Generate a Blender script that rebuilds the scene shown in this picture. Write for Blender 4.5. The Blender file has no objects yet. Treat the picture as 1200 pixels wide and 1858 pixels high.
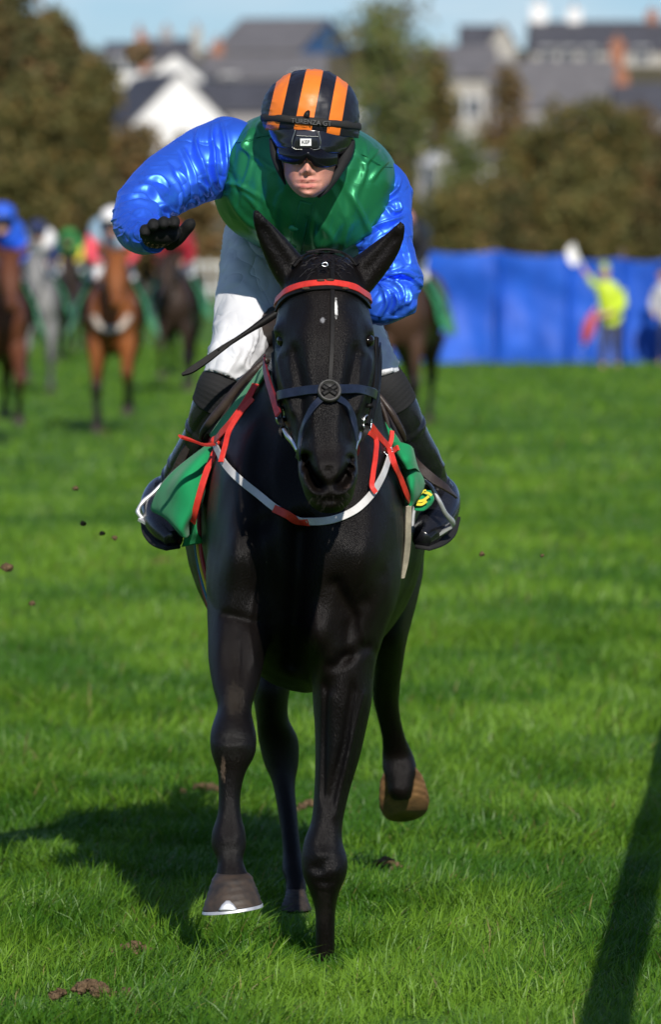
import bpy, bmesh, math, random
import numpy as np
from mathutils import Vector, Matrix
from mathutils.bvhtree import BVHTree

random.seed(7)
RNG = np.random.default_rng(11)
SC = bpy.context.scene
COL = SC.collection

# ------------------------------------------------------------------ camera
FPX, CAM_D, CAM_H = 12450.0, 15.0, 1.52          # focal length in photo pixels, distance to the near fore hoof, eye height
PITCH = math.atan2(449.0, FPX)
cam_data = bpy.data.cameras.new('camera')
cam = bpy.data.objects.new('camera', cam_data); COL.objects.link(cam)
cam_data.sensor_fit = 'VERTICAL'; cam_data.sensor_height = 36.0; cam_data.sensor_width = 36.0 * 1200 / 1858
cam_data.lens = 36.0 * FPX / 1858.0
cam.location = (0, -CAM_D, CAM_H)
cam.rotation_euler = (math.radians(90) - PITCH, 0, 0)
cam_data.clip_start = 0.5; cam_data.clip_end = 6000
cam_data.dof.use_dof = True; cam_data.dof.focus_distance = 14.75; cam_data.dof.aperture_fstop = 6.6
SC.camera = cam

# ------------------------------------------------------------------ sky, sun, exposure
SUN_AZ, SUN_EL = math.radians(10), math.radians(31)      # azimuth measured from -Y (behind the camera) towards +X
world = bpy.data.worlds.new('World'); SC.world = world; world.use_nodes = True
wn = world.node_tree; wn.nodes.clear()
w_out = wn.nodes.new('ShaderNodeOutputWorld'); w_bg = wn.nodes.new('ShaderNodeBackground')
w_sky = wn.nodes.new('ShaderNodeTexSky'); w_sky.sky_type = 'NISHITA'; w_sky.sun_disc = False
w_sky.sun_elevation = SUN_EL; w_sky.sun_rotation = math.pi - SUN_AZ
w_sky.air_density = 1.0; w_sky.dust_density = 0.0; w_sky.ozone_density = 2.5; w_sky.altitude = 30
w_bg.inputs['Strength'].default_value = 0.080
w_mix = wn.nodes.new('ShaderNodeMix'); w_mix.data_type = 'RGBA'; w_mix.blend_type = 'MULTIPLY'; w_mix.inputs[0].default_value = 1.0; w_mix.inputs[7].default_value = (0.58, 0.77, 1.14, 1)
w_tc = wn.nodes.new('ShaderNodeTexCoord'); w_map = wn.nodes.new('ShaderNodeMapping'); w_map.inputs['Scale'].default_value = (9, 9, 34); w_no = wn.nodes.new('ShaderNodeTexNoise'); w_no.inputs['Scale'].default_value = 1.6; w_no.inputs['Detail'].default_value = 6
w_cr = wn.nodes.new('ShaderNodeMapRange'); w_cr.inputs[1].default_value = 0.47; w_cr.inputs[2].default_value = 0.72; w_cr.inputs[4].default_value = 0.6; w_cl = wn.nodes.new('ShaderNodeMix'); w_cl.data_type = 'RGBA'; w_cl.inputs[7].default_value = (11.0, 11.2, 11.6, 1)
wn.links.new(w_tc.outputs['Generated'], w_map.inputs[0]); wn.links.new(w_map.outputs[0], w_no.inputs['Vector']); wn.links.new(w_no.outputs['Fac'], w_cr.inputs[0]); wn.links.new(w_cr.outputs[0], w_cl.inputs[0])
wn.links.new(w_sky.outputs[0], w_mix.inputs[6]); wn.links.new(w_mix.outputs[2], w_cl.inputs[6]); wn.links.new(w_cl.outputs[2], w_bg.inputs[0]); wn.links.new(w_bg.outputs[0], w_out.inputs[0])
SUN_TO = Vector((math.sin(SUN_AZ) * math.cos(SUN_EL), -math.cos(SUN_AZ) * math.cos(SUN_EL), math.sin(SUN_EL)))
sun_data = bpy.data.lights.new('sun', 'SUN'); sun_data.energy = 5.0; sun_data.angle = math.radians(0.53); sun_data.color = (1.0, 0.94, 0.85)
sun = bpy.data.objects.new('sun', sun_data); COL.objects.link(sun)
sun.rotation_euler = SUN_TO.to_track_quat('Z', 'Y').to_euler(); sun.location = SUN_TO * 40
SC.view_settings.view_transform = 'Standard'; SC.view_settings.look = 'None'
SC.view_settings.exposure = 0.0; SC.view_settings.gamma = 1.0; SC.view_settings.use_curve_mapping = False

# ------------------------------------------------------------------ helpers
_ct, _st = math.cos(PITCH), math.sin(PITCH)
def P(px, py, Y):
    """point at depth Y seen at photo pixel (px, py): used to measure the place"""
    a, b = (px - 600.0) / FPX, -(py - 929.0) / FPX
    d = Vector((a, _ct + b * _st, -_st + b * _ct))
    t = (Y + CAM_D) / d.y
    return Vector((d.x * t, Y, CAM_H + d.z * t))
def M(n, Y): return n * (CAM_D + Y) / FPX           # photo pixels -> metres at depth Y

def tag(o, label=None, cat=None, group=None, kind=None):
    if label: o['label'] = label
    if cat: o['category'] = cat
    if group: o['group'] = group
    if kind: o['kind'] = kind
    return o

def mesh_obj(name, verts, faces, m=None, parent=None, smooth=True):
    me = bpy.data.meshes.new(name)
    me.from_pydata([tuple(v) for v in verts], [], [tuple(f) for f in faces]); me.update()
    if smooth: me.polygons.foreach_set('use_smooth', [True] * len(me.polygons))
    o = bpy.data.objects.new(name, me); COL.objects.link(o)
    if m: me.materials.append(m)
    if parent: o.parent = parent
    return o

def empty(name, loc=(0, 0, 0), rz=0.0):
    o = bpy.data.objects.new(name, None); COL.objects.link(o); o.location = loc; o.rotation_euler = (0, 0, rz)
    o.empty_display_size = 0.2
    return o

def spl(rows, n, closed=False):
    """smooth curve through the rows of an array, n samples"""
    R = np.asarray(rows, float); k = len(R)
    if k == 2:
        t = np.linspace(0, 1, n)[:, None]; return R[0] * (1 - t) + R[1] * t
    d = np.linalg.norm(np.diff(R[:, :3], axis=0), axis=1); d = np.maximum(d, 1e-5) ** 0.7
    T = np.concatenate([[0], np.cumsum(d)])
    S = np.diff(R, axis=0) / np.diff(T)[:, None]
    m = np.zeros_like(R); h = np.diff(T)
    m[1:-1] = (S[:-1] * h[1:, None] + S[1:] * h[:-1, None]) / (h[1:] + h[:-1])[:, None]
    m[0], m[-1] = S[0], S[-1]
    t = np.linspace(0, T[-1], n); i = np.clip(np.searchsorted(T, t, side='right') - 1, 0, k - 2)
    hh = h[i]; u = ((t - T[i]) / hh)[:, None]; hh = hh[:, None]
    return ((2*u**3 - 3*u**2 + 1) * R[i] + (u**3 - 2*u**2 + u) * hh * m[i] + (-2*u**3 + 3*u**2) * R[i+1] + (u**3 - u**2) * hh * m[i+1])

def ring(c, U, V, e=2.0, e2=None):
    return list(c) + list(U) + list(V) + [e, e if e2 is None else e2]
def hr(py, xl, xr, Y, hy, e=2.0):
    """level ring measured by its left and right edge in the photo"""
    return ring(P((xl + xr) / 2, py, Y), (M((xr - xl) / 2, Y), 0, 0), (0, hy, 0), e)
def hfb(py, xl, xr, Yf, Yb, e=2.0, e2=None):
    Yc = (Yf + Yb) / 2
    return ring(P((xl + xr) / 2, py, Yc), (M((xr - xl) / 2, Yc), 0, 0), (0, (Yb - Yf) / 2, 0), e, e2)
def mr(x, y, z, hx, hy, e=2.0): return ring((x, y, z), (hx, 0, 0), (0, hy, 0), e)
def xz(y, x, z0, z1, hx, e=2.0): return ring((x, y, (z0 + z1) / 2), (hx, 0, 0), (0, 0, (z1 - z0) / 2), e)

def loft_grid(rows, nu=40, nv=24):
    R = spl(rows, nu)
    th = np.linspace(0, 2 * math.pi, nv, endpoint=False); c, s = np.cos(th), np.sin(th)
    e = np.where(s[None, :] < 0, R[:, 9:10], R[:, 10:11])
    r = (np.abs(c)[None] ** e + np.abs(s)[None] ** e) ** (-1.0 / e)
    return R[:, None, 0:3] + R[:, None, 3:6] * (r * c[None])[..., None] + R[:, None, 6:9] * (r * s[None])[..., None]

def grid_mesh(G, caps=True, closed_v=True):
    nu, nv = G.shape[:2]; V = G.reshape(-1, 3).tolist(); F = []
    for i in range(nu - 1):
        for j in range(nv if closed_v else nv - 1):
            k = (j + 1) % nv
            F.append((i*nv + j, i*nv + k, (i+1)*nv + k, (i+1)*nv + j))
    if caps:
        for i, dirn in ((0, 1), (nu - 1, -1)):
            c = G[i].mean(0); V.append(list(c)); ci = len(V) - 1
            for j in range(nv):
                a, b = i*nv + j, i*nv + (j + 1) % nv
                F.append((b, a, ci) if dirn == 1 else (a, b, ci))
    return V, F
def grid_normals(G):
    du = np.gradient(G, axis=0); dv = np.roll(G, -1, 1) - np.roll(G, 1, 1)
    n = np.cross(dv, du); n /= np.maximum(np.linalg.norm(n, axis=2, keepdims=True), 1e-9)
    c = G.mean(1, keepdims=True)
    if ((G - c) * n).sum() < 0: n = -n
    return n
def loft(rows, nu=40, nv=24): return grid_mesh(loft_grid(rows, nu, nv))

def tube_rows(pts, radii, e=2.0, ref=(0, 0, 1), flat=1.0):
    """rings square to a path; flat scales the second radius"""
    pts = [Vector(p) for p in pts]; rows = []
    for i, p in enumerate(pts):
        t = (pts[min(i+1, len(pts)-1)] - pts[max(i-1, 0)]).normalized()
        u = t.cross(Vector(ref)); u = u.normalized() if u.length > 1e-4 else Vector((1, 0, 0))
        v = u.cross(t).normalized(); r = radii[i] if hasattr(radii, '__len__') else radii
        r1, r2 = (r if hasattr(r, '__len__') else (r, r * flat))
        rows.append(ring(p, u * r1, v * r2, e))
    return rows
def tube(pts, r, nu=None, nv=10, flat=1.0, ref=(0, 0, 1), e=2.0): return loft(tube_rows(pts, r, e, ref, flat), nu or max(8, len(pts) * 6), nv)
def ball(c, r, nu=12, nv=16):
    r = r if hasattr(r, '__len__') else (r, r, r); V, F = [], []
    rows = []
    for i in range(nu + 1):
        a = math.pi * (i + 0.02) / (nu + 0.04); s = math.sin(a)
        rows.append([(c[0] + r[0]*s*math.cos(b), c[1] + r[1]*s*math.sin(b), c[2] + r[2]*math.cos(a)) for b in np.linspace(0, 2*math.pi, nv, endpoint=False)])
    return grid_mesh(np.array(rows))
def join(parts):
    V, F = [], []
    for v, f in parts:
        k = len(V); V.extend([tuple(p) for p in v]); F.extend([tuple(i + k for i in q) for q in f])
    return V, F
def box(c, h, R=None):
    c = Vector(c); V = []
    for s in ((-1,-1,-1),(1,-1,-1),(1,1,-1),(-1,1,-1),(-1,-1,1),(1,-1,1),(1,1,1),(-1,1,1)):
        v = Vector((s[0]*h[0], s[1]*h[1], s[2]*h[2])); v = R @ v if R else v; V.append(tuple(c + v))
    return V, [(0,3,2,1),(4,5,6,7),(0,1,5,4),(1,2,6,5),(2,3,7,6),(3,0,4,7)]

# lattice noise, vectorised
_perm = RNG.random((64, 64, 64)).astype(np.float32)
def vnoise(p):
    p = np.asarray(p, float); i = np.floor(p).astype(int); f = p - i; f = f*f*(3 - 2*f); i &= 63; j = (i + 1) & 63
    x0, y0, z0, x1, y1, z1 = i[..., 0], i[..., 1], i[..., 2], j[..., 0], j[..., 1], j[..., 2]; fx, fy, fz = f[..., 0], f[..., 1], f[..., 2]
    a = _perm[x0, y0, z0]*(1-fx) + _perm[x1, y0, z0]*fx; b = _perm[x0, y1, z0]*(1-fx) + _perm[x1, y1, z0]*fx
    c = _perm[x0, y0, z1]*(1-fx) + _perm[x1, y0, z1]*fx; d = _perm[x0, y1, z1]*(1-fx) + _perm[x1, y1, z1]*fx
    return ((a*(1-fy) + b*fy)*(1-fz) + (c*(1-fy) + d*fy)*fz) * 2 - 1
def fbm(p, o=3):
    s = 0; a = 1.0; p = np.asarray(p, float)
    for k in range(o): s = s + a * vnoise(p + k * 7.31); p = p * 2.03; a *= 0.5
    return s

class Skin:
    """several lofts fused into one continuous surface, then smoothed and shaped"""
    def __init__(self, parts, voxel):
        V, F = join(parts); me = bpy.data.meshes.new('tmp'); me.from_pydata(V, [], F); me.update()
        bm = bmesh.new(); bm.from_mesh(me); bmesh.ops.recalc_face_normals(bm, faces=bm.faces); bm.to_mesh(me); bm.free()
        o = bpy.data.objects.new('tmp', me); COL.objects.link(o)
        md = o.modifiers.new('r', 'REMESH'); md.mode = 'VOXEL'; md.voxel_size = voxel; md.use_smooth_shade = True
        bpy.context.view_layer.update()
        dg = bpy.context.evaluated_depsgraph_get()
        self.me = bpy.data.meshes.new_from_object(o.evaluated_get(dg)); bpy.data.objects.remove(o); bpy.data.meshes.remove(me)
        n = len(self.me.vertices); self.co = np.empty(n * 3); self.me.vertices.foreach_get('co', self.co); self.co = self.co.reshape(-1, 3)
        e = np.empty(len(self.me.edges) * 2, int); self.me.edges.foreach_get('vertices', e); self.e = e.reshape(-1, 2)
        self.deg = np.bincount(self.e.ravel(), minlength=n)[:, None].astype(float)
    def lap(self):
        s = np.zeros_like(self.co)
        for k in range(3):
            s[:, k] = np.bincount(self.e[:, 0], self.co[self.e[:, 1], k], len(self.co)) + np.bincount(self.e[:, 1], self.co[self.e[:, 0], k], len(self.co))
        return s / np.maximum(self.deg, 1) - self.co
    def taubin(self, n):
        for _ in range(n): self.co += 0.5 * self.lap(); self.co -= 0.52 * self.lap()
        return self
    def relax(self, c, r, n=20, amt=0.6):
        w = (amt * np.exp(-(((self.co - np.array(c)) / np.array(r)) ** 2).sum(1)))[:, None]
        for _ in range(n): self.co += w * self.lap()
        return self
    def push(self, c, r, d):
        """soft push of the surface round c by the vector d"""
        w = np.exp(-(((self.co - np.array(c)) / np.array(r)) ** 2).sum(1))[:, None]
        self.co += w * np.array(d); return self
    def crease(self, pts, r, d):
        """soft push along a line"""
        Q = np.array([list(p) for p in pts]); best = np.full(len(self.co), 1e9)
        for a, b in zip(Q[:-1], Q[1:]):
            ab = b - a; t = np.clip(((self.co - a) @ ab) / (ab @ ab), 0, 1)[:, None]
            best = np.minimum(best, (((self.co - a - t * ab) / np.array(r)) ** 2).sum(1))
        self.co += np.exp(-best)[:, None] * np.array(d); return self
    def done(self, name, m, parent=None):
        self.me.vertices.foreach_set('co', self.co.ravel()); self.me.update(); self.me.name = name
        self.me.polygons.foreach_set('use_smooth', [True] * len(self.me.polygons)); self.me.materials.clear(); self.me.materials.append(m)
        o = bpy.data.objects.new(name, self.me); COL.objects.link(o)
        if parent: o.parent = parent
        return o

def bvh_of(o):
    me = o.data; return BVHTree.FromPolygons([v.co[:] for v in me.vertices], [p.vertices[:] for p in me.polygons])

def ribbon(pts, nrm, w, th, n=None):
    """flat strap along pts, its broad side square to nrm; w may vary"""
    pts = np.array([list(p) for p in pts]); nrm = np.array([list(q) for q in nrm]); k = len(pts)
    W = np.array(w if hasattr(w, '__len__') else [w] * k, float)
    R = spl(np.hstack([pts, nrm, W[:, None]]), n or k * 5)
    p, q, W = R[:, :3], R[:, 3:6], R[:, 6:7]
    t = np.gradient(p, axis=0); t /= np.maximum(np.linalg.norm(t, axis=1, keepdims=True), 1e-9)
    q = q - (q * t).sum(1, keepdims=True) * t; q /= np.maximum(np.linalg.norm(q, axis=1, keepdims=True), 1e-9)
    s = np.cross(t, q); b = 0.25
    b = 0.10; sec = [(-1, -0.8), (-1, 0.7), (-1 + b, 1), (1 - b, 1), (1, 0.7), (1, -0.8)]
    G = np.stack([p + s * W * a / 2 + q * th * c / 2 for a, c in sec], 1)
    return grid_mesh(G)

# ------------------------------------------------------------------ materials
def mat(name, col, rough=0.5, spec=0.5, metal=0.0, var=0.0, vscale=20.0, bump=0.0, bscale=200.0, col2=None, sheen=0.0, coat=0.0, trans=0.0, attr=None, bdist=0.002, rvar=0.0):
    m = bpy.data.materials.new(name); m.use_nodes = True; nt = m.node_tree; b = nt.nodes['Principled BSDF']
    b.inputs['Base Color'].default_value = (*col, 1); b.inputs['Roughness'].default_value = rough
    b.inputs['Specular IOR Level'].default_value = spec; b.inputs['Metallic'].default_value = metal
    b.inputs['Sheen Weight'].default_value = sheen; b.inputs['Coat Weight'].default_value = coat; b.inputs['Coat Roughness'].default_value = 0.1
    L = nt.links
    if var or bump or rvar:
        tc = nt.nodes.new('ShaderNodeTexCoord')
    if var or rvar:
        n = nt.nodes.new('ShaderNodeTexNoise'); n.inputs['Scale'].default_value = vscale; n.inputs['Detail'].default_value = 4
        L.new(tc.outputs['Object'], n.inputs['Vector'])
        r = nt.nodes.new('ShaderNodeMapRange'); r.inputs[1].default_value = 0.3; r.inputs[2].default_value = 0.7; L.new(n.outputs['Fac'], r.inputs[0])
        if var:
            mx = nt.nodes.new('ShaderNodeMix'); mx.data_type = 'RGBA'; L.new(r.outputs[0], mx.inputs[0])
            c2 = col2 or tuple(min(1, c * (1 + var)) for c in col); c1 = col if col2 else tuple(c * (1 - var) for c in col)
            mx.inputs[6].default_value = (*c1, 1); mx.inputs[7].default_value = (*c2, 1); L.new(mx.outputs[2], b.inputs['Base Color'])
        if rvar:
            q = nt.nodes.new('ShaderNodeMapRange'); q.inputs[3].default_value = rough - rvar; q.inputs[4].default_value = rough + rvar
            L.new(r.outputs[0], q.inputs[0]); L.new(q.outputs[0], b.inputs['Roughness'])
    if attr:
        a = nt.nodes.new('ShaderNodeAttribute'); a.attribute_name = attr; L.new(a.outputs['Color'], b.inputs['Base Color'])
    if bump:
        n = nt.nodes.new('ShaderNodeTexNoise'); n.inputs['Scale'].default_value = bscale; n.inputs['Detail'].default_value = 3
        L.new(tc.outputs['Object'], n.inputs['Vector'])
        bp = nt.nodes.new('ShaderNodeBump'); bp.inputs['Strength'].default_value = bump; bp.inputs['Distance'].default_value = bdist
        L.new(n.outputs['Fac'], bp.inputs['Height']); L.new(bp.outputs[0], b.inputs['Normal'])
    if trans:
        tr = nt.nodes.new('ShaderNodeBsdfTranslucent'); ms = nt.nodes.new('ShaderNodeMixShader'); ms.inputs[0].default_value = trans
        out = nt.nodes['Material Output']; L.new(b.outputs[0], ms.inputs[1]); L.new(tr.outputs[0], ms.inputs[2]); L.new(ms.outputs[0], out.inputs[0])
        src = b.inputs['Base Color']
        if src.is_linked: L.new(src.links[0].from_socket, tr.inputs[0])
        else: tr.inputs[0].default_value = (*col, 1)
    return m
def set_color_attr(o, name, rgb):
    a = o.data.color_attributes.new(name, 'FLOAT_COLOR', 'POINT'); n = len(o.data.vertices)
    c = np.ones((n, 4)); c[:, :3] = rgb; a.data.foreach_set('color', c.ravel())
# ================================================================== the setting
def ground_z(x, y):
    t = np.clip((y - 335.0) / 420.0, 0, 1); t = t * t * (3 - 2 * t)
    return 25.0 * t
def ramp_mat(name, stops, scale, detail=6, rough=0.9, bump=0.0, bscale=60, bdist=0.01, spec=0.2):
    m = bpy.data.materials.new(name); m.use_nodes = True; nt = m.node_tree; b = nt.nodes['Principled BSDF']; L = nt.links
    b.inputs['Roughness'].default_value = rough; b.inputs['Specular IOR Level'].default_value = spec
    tc = nt.nodes.new('ShaderNodeTexCoord'); n = nt.nodes.new('ShaderNodeTexNoise'); n.inputs['Scale'].default_value = scale; n.inputs['Detail'].default_value = detail
    L.new(tc.outputs['Object'], n.inputs['Vector']); r = nt.nodes.new('ShaderNodeValToRGB'); L.new(n.outputs['Fac'], r.inputs[0])
    el = r.color_ramp.elements
    for k, (p, c) in enumerate(stops):
        if k < 2: e = el[k]; e.position = p
        else: e = el.new(p)
        e.color = (*c, 1)
    L.new(r.outputs[0], b.inputs['Base Color'])
    if bump:
        n2 = nt.nodes.new('ShaderNodeTexNoise'); n2.inputs['Scale'].default_value = bscale; n2.inputs['Detail'].default_value = 5; L.new(tc.outputs['Object'], n2.inputs['Vector'])
        bp = nt.nodes.new('ShaderNodeBump'); bp.inputs['Strength'].default_value = bump; bp.inputs['Distance'].default_value = bdist
        L.new(n2.outputs['Fac'], bp.inputs['Height']); L.new(bp.outputs[0], b.inputs['Normal'])
    return m
MAT_TURF = ramp_mat('turf', [(0.3, (0.052, 0.140, 0.014)), (0.7, (0.120, 0.225, 0.034)), (0.52, (0.084, 0.185, 0.022))], 0.9, 9, 0.95, 1.0, 30, 0.05)
def build_ground():
    ys = np.concatenate([np.linspace(-80, -4, 12), np.linspace(-3, 14, 60), np.linspace(15, 330, 60), np.linspace(335, 800, 50), np.linspace(850, 4000, 12)])
    xs = np.concatenate([-np.geomspace(2000, 4, 20), np.linspace(-3.5, 3.5, 36), np.geomspace(4, 2000, 20)])
    X, Y = np.meshgrid(xs, ys); Z = ground_z(X, Y)
    near = np.exp(-((Y - 3) / 14.0) ** 2) * np.exp(-(X / 6.0) ** 2)
    Z = Z + near * 0.012 * fbm(np.stack([X * 1.3, Y * 1.3, X * 0], -1), 2)
    G = np.stack([X, Y, Z], -1); V, F = grid_mesh(G, caps=False, closed_v=False)
    o = mesh_obj('ground', V, F, MAT_TURF); tag(o, kind='structure'); return o
def far_ground(m):       # rough brown hillside beyond the course
    nt = m.node_tree; L = nt.links; b = nt.nodes['Principled BSDF']; src = b.inputs['Base Color'].links[0].from_socket
    tc = nt.nodes.new('ShaderNodeTexCoord'); sp = nt.nodes.new('ShaderNodeSeparateXYZ'); L.new(tc.outputs['Object'], sp.inputs[0])
    r = nt.nodes.new('ShaderNodeMapRange'); r.inputs[1].default_value = 326; r.inputs[2].default_value = 336; L.new(sp.outputs['Y'], r.inputs[0])
    mx = nt.nodes.new('ShaderNodeMix'); mx.data_type = 'RGBA'; L.new(r.outputs[0], mx.inputs[0]); L.new(src, mx.inputs[6]); mx.inputs[7].default_value = (0.11, 0.095, 0.05, 1); L.new(mx.outputs[2], b.inputs['Base Color'])
far_ground(MAT_TURF)
ground = build_ground()

MAT_BLADE = mat('grass_blade', (0.06, 0.15, 0.02), rough=0.45, spec=0.32, attr='tint', trans=0.34)
def blades(x, y, h, w, lean, tint, seg=2):
    n = len(x); ang = RNG.uniform(0, 2 * math.pi, n); fa = RNG.uniform(0, 2 * math.pi, n)
    wind = fbm(np.stack([x * 1.7, y * 1.7, x * 0 + 3.3], -1), 2) * 2.5
    ang = np.where(RNG.random(n) < 0.55, wind + RNG.normal(0, 0.7, n), ang)
    lx, ly = np.cos(ang) * lean * h, np.sin(ang) * lean * h
    sx, sy = np.cos(fa) * w / 2, np.sin(fa) * w / 2
    z0 = ground_z(x, y) - 0.004
    fr = [0.0, 0.5] if seg == 2 else [0.0, 0.38, 0.74]
    vs = []
    for f in fr:
        k = f ** 1.8; g = 1.0 - 0.35 * f; zz = z0 + h * (f - 0.32 * lean * k)
        vs.append(np.stack([x + lx * k - sx * g, y + ly * k - sy * g, zz], 1)); vs.append(np.stack([x + lx * k + sx * g, y + ly * k + sy * g, zz], 1))
    vs.append(np.stack([x + lx, y + ly, z0 + h * (1 - 0.32 * lean)], 1))
    m = len(vs); V = np.stack(vs, 1).reshape(-1, 3); base = np.arange(n)[:, None] * m
    q = [base + np.array([[2*k, 2*k+1, 2*k+3, 2*k+2]]) for k in range(len(fr) - 1)]
    t = base + np.array([[m-3, m-2, m-1]])
    C = np.repeat(tint, m, axis=0)
    return V, np.concatenate(q), t, C
def build_grass():
    VV, QQ, TT, CC = [], [], [], []; off = 0
    zones = [(-2.1, 2.0, 1.35, 92000, 0.084, 0.0034, 3), (2.0, 6.0, 1.6, 70000, 0.084, 0.0042, 3), (6.0, 14.0, 2.2, 60000, 0.085, 0.006, 2), (14.0, 34.0, 3.4, 70000, 0.085, 0.009, 2), (34.0, 112.0, 7.5, 90000, 0.10, 0.02, 2), (-2.1, 6.0, 3.2, 42000, 0.08, 0.006, 2)]
    for zi, (y0, y1, hw, n, h, w, seg) in enumerate(zones):
        y = RNG.uniform(y0, y1, n); x = RNG.uniform(-1, 1, n) * (hw + (y - y0) * 0.02)
        if zi == 5: x = np.where(np.abs(x) < 1.3, np.sign(x) * (1.3 + RNG.random(n) * 1.9), x)
        cl = fbm(np.stack([x * 5, y * 5, x * 0], -1), 2); big = fbm(np.stack([x * 0.9, y * 0.55, x * 0 + 9], -1), 3)
        keep = RNG.random(n) < np.clip(0.86 + 0.5 * cl, 0.35, 1); x, y, cl, big = x[keep], y[keep], cl[keep], big[keep]; n = len(x)
        hh = h * np.clip(0.78 + 0.45 * cl + 0.28 * big, 0.3, 1.6) * RNG.uniform(0.5, 1.25, n)
        # worn spots where the turf is torn
        for (dx, dy, dr) in DIVOTS: hh *= 1 - 0.8 * np.exp(-((x - dx) ** 2 + ((y - dy) * 0.7) ** 2) / dr ** 2)
        for (dx, dy, rx, ry) in TROD: hh *= 1 - 0.9 * np.exp(-((x - dx) / rx) ** 2 - ((y - dy) / ry) ** 2)      # pressed flat under the hooves
        lean = RNG.uniform(0.15, 1.25, n)
        a = np.array([0.050, 0.148, 0.009]); b = np.array([0.165, 0.312, 0.024]); c = np.array([0.34, 0.31, 0.10])
        mid = fbm(np.stack([x * 3.1, y * 1.5, x * 0 + 21], -1), 2); t = np.clip(0.38 + 0.30 * cl + 0.50 * big + 0.55 * mid + RNG.normal(0, 0.22, n), 0, 1)[:, None]; tint = a * (1 - t) + b * t
        dry = (RNG.random(n) < 0.014 + 0.025 * (big > 0.5))[:, None]; tint = np.where(dry, c * RNG.uniform(0.4, 0.8, (n, 1)), tint)
        V, q, tr, C = blades(x, y, hh, w * RNG.uniform(0.7, 1.35, n), lean, tint, seg)
        VV.append(V); QQ.append(q + off); TT.append(tr + off); CC.append(C); off += len(V)
    V = np.concatenate(VV); Q = np.concatenate(QQ); T = np.concatenate(TT); C = np.concatenate(CC)
    me = bpy.data.meshes.new('grass'); me.vertices.add(len(V)); me.vertices.foreach_set('co', V.ravel())
    nl = len(Q) * 4 + len(T) * 3; me.loops.add(nl); me.loops.foreach_set('vertex_index', np.concatenate([Q.ravel(), T.ravel()]).astype(np.int32))
    me.polygons.add(len(Q) + len(T)); st = np.concatenate([np.arange(len(Q)) * 4, len(Q) * 4 + np.arange(len(T)) * 3]).astype(np.int32)
    me.polygons.foreach_set('loop_start', st); me.update(calc_edges=True); me.validate()
    me.materials.append(MAT_BLADE)
    o = bpy.data.objects.new('grass', me); COL.objects.link(o); set_color_attr(o, 'tint', C)
    tag(o, 'lush green racecourse grass covering the ground', 'grass', kind='stuff')
def gpt(px, py):            # ground point under a photo pixel
    d = Vector(((px - 600) / FPX, _ct - (py - 929) / FPX * _st, -_st - (py - 929) / FPX * _ct)); t = -CAM_H / d.z
    return Vector((d.x * t, -CAM_D + d.y * t, 0))
DIVOT_PX = [(165, 1822, 0.095), (240, 1742, 0.055), (408, 1838, 0.035), (372, 1448, 0.07), (560, 1480, 0.06), (700, 1585, 0.05), (292, 1030, 0.10)]
DIVOTS = [(gpt(a, b).x, gpt(a, b).y, r) for a, b, r in DIVOT_PX]
TROD = [(gpt(590, 1745).x, gpt(590, 1745).y - 0.34, 0.075, 0.45), (gpt(537, 1640).x, gpt(537, 1640).y - 0.25, 0.06, 0.3)]
build_grass()

MAT_SOIL = ramp_mat('soil', [(0.3, (0.070, 0.043, 0.022)), (0.7, (0.20, 0.135, 0.075))], 60, 5, 0.95, 1.0, 160, 0.01)
def clod(name, c, r, seed, flat=1.0):
    V, F = ball((0, 0, 0), 1.0, 14, 20); V = np.array(V); n = fbm(V * 1.9 + seed * 3.7, 3); n2 = fbm(V * 5.0 + seed, 2)
    V = V * (1 + 0.35 * n + 0.16 * n2)[:, None] * np.array([r, r * 0.9, r * flat])
    return mesh_obj(name, V + np.array(c), F, MAT_SOIL)
DIV_LAB = ['crumbled brown turf divot nearest the camera at bottom left', 'small brown turf divot behind the nearest one at bottom left', 'tiny brown clod lying in grass at the bottom edge', 'brown torn sod beside the raised fore leg, left side', 'brown sod between the legs of the black horse', 'torn brown patch of soil right of the planted fore leg', 'small far brown divot left of the black horse chest']
for k, (a, b, r) in enumerate(DIVOT_PX):
    g = gpt(a, b); root = empty('turf_divot', g); tag(root, DIV_LAB[k], 'divot', 'torn turf divots')
    for q in range(40 if r > 0.04 else 10):
        rr = r * random.uniform(0.05, 0.17); an = random.uniform(0, 6.28); d = r * abs(random.gauss(0, 0.55))
        o = clod('clod', (math.cos(an) * d, math.sin(an) * d * 0.8, rr * 0.6 + 0.022 * math.exp(-(d / r * 1.6) ** 2) + 0.010), rr, k * 10 + q, 0.75); o.parent = root
for k, (a, b, Y, r, lab) in enumerate([(150, 950, 1.6, 0.008, 'brown clod of soil flying by the left boot, nearest the rider'), (185, 968, 1.9, 0.007, 'flat brown clod flying just right of another clod at left'), (136, 886, 2.4, 0.008, 'highest of the brown clods flying left of the rider boot'),
        (12, 1030, 2.0, 0.014, 'large brown clod flying at the left edge of the photo'), (208, 976, 2.2, 0.007, 'tiny brown clod flying closest to the stirrup at left'), (985, 1008, 1.5, 0.005, 'tiny dark clod flying right of the boot'), (58, 1095, 2.6, 0.008, 'small brown clod flying low at left'), (875, 1005, 1.8, 0.007, 'small tan clod flying right of the cream strap'), (252, 95, 30, 0.09, 'dark speck of soil flying high at upper left'), (762, 985, 1.2, 0.004, 'tiny clod near the right boot toe')]):
    o = clod('flying_clod', (0, 0, 0), r, 50 + k, 0.7); o.location = P(a, b, Y); tag(o, lab, 'clod', 'soil thrown up by the hooves')

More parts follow.
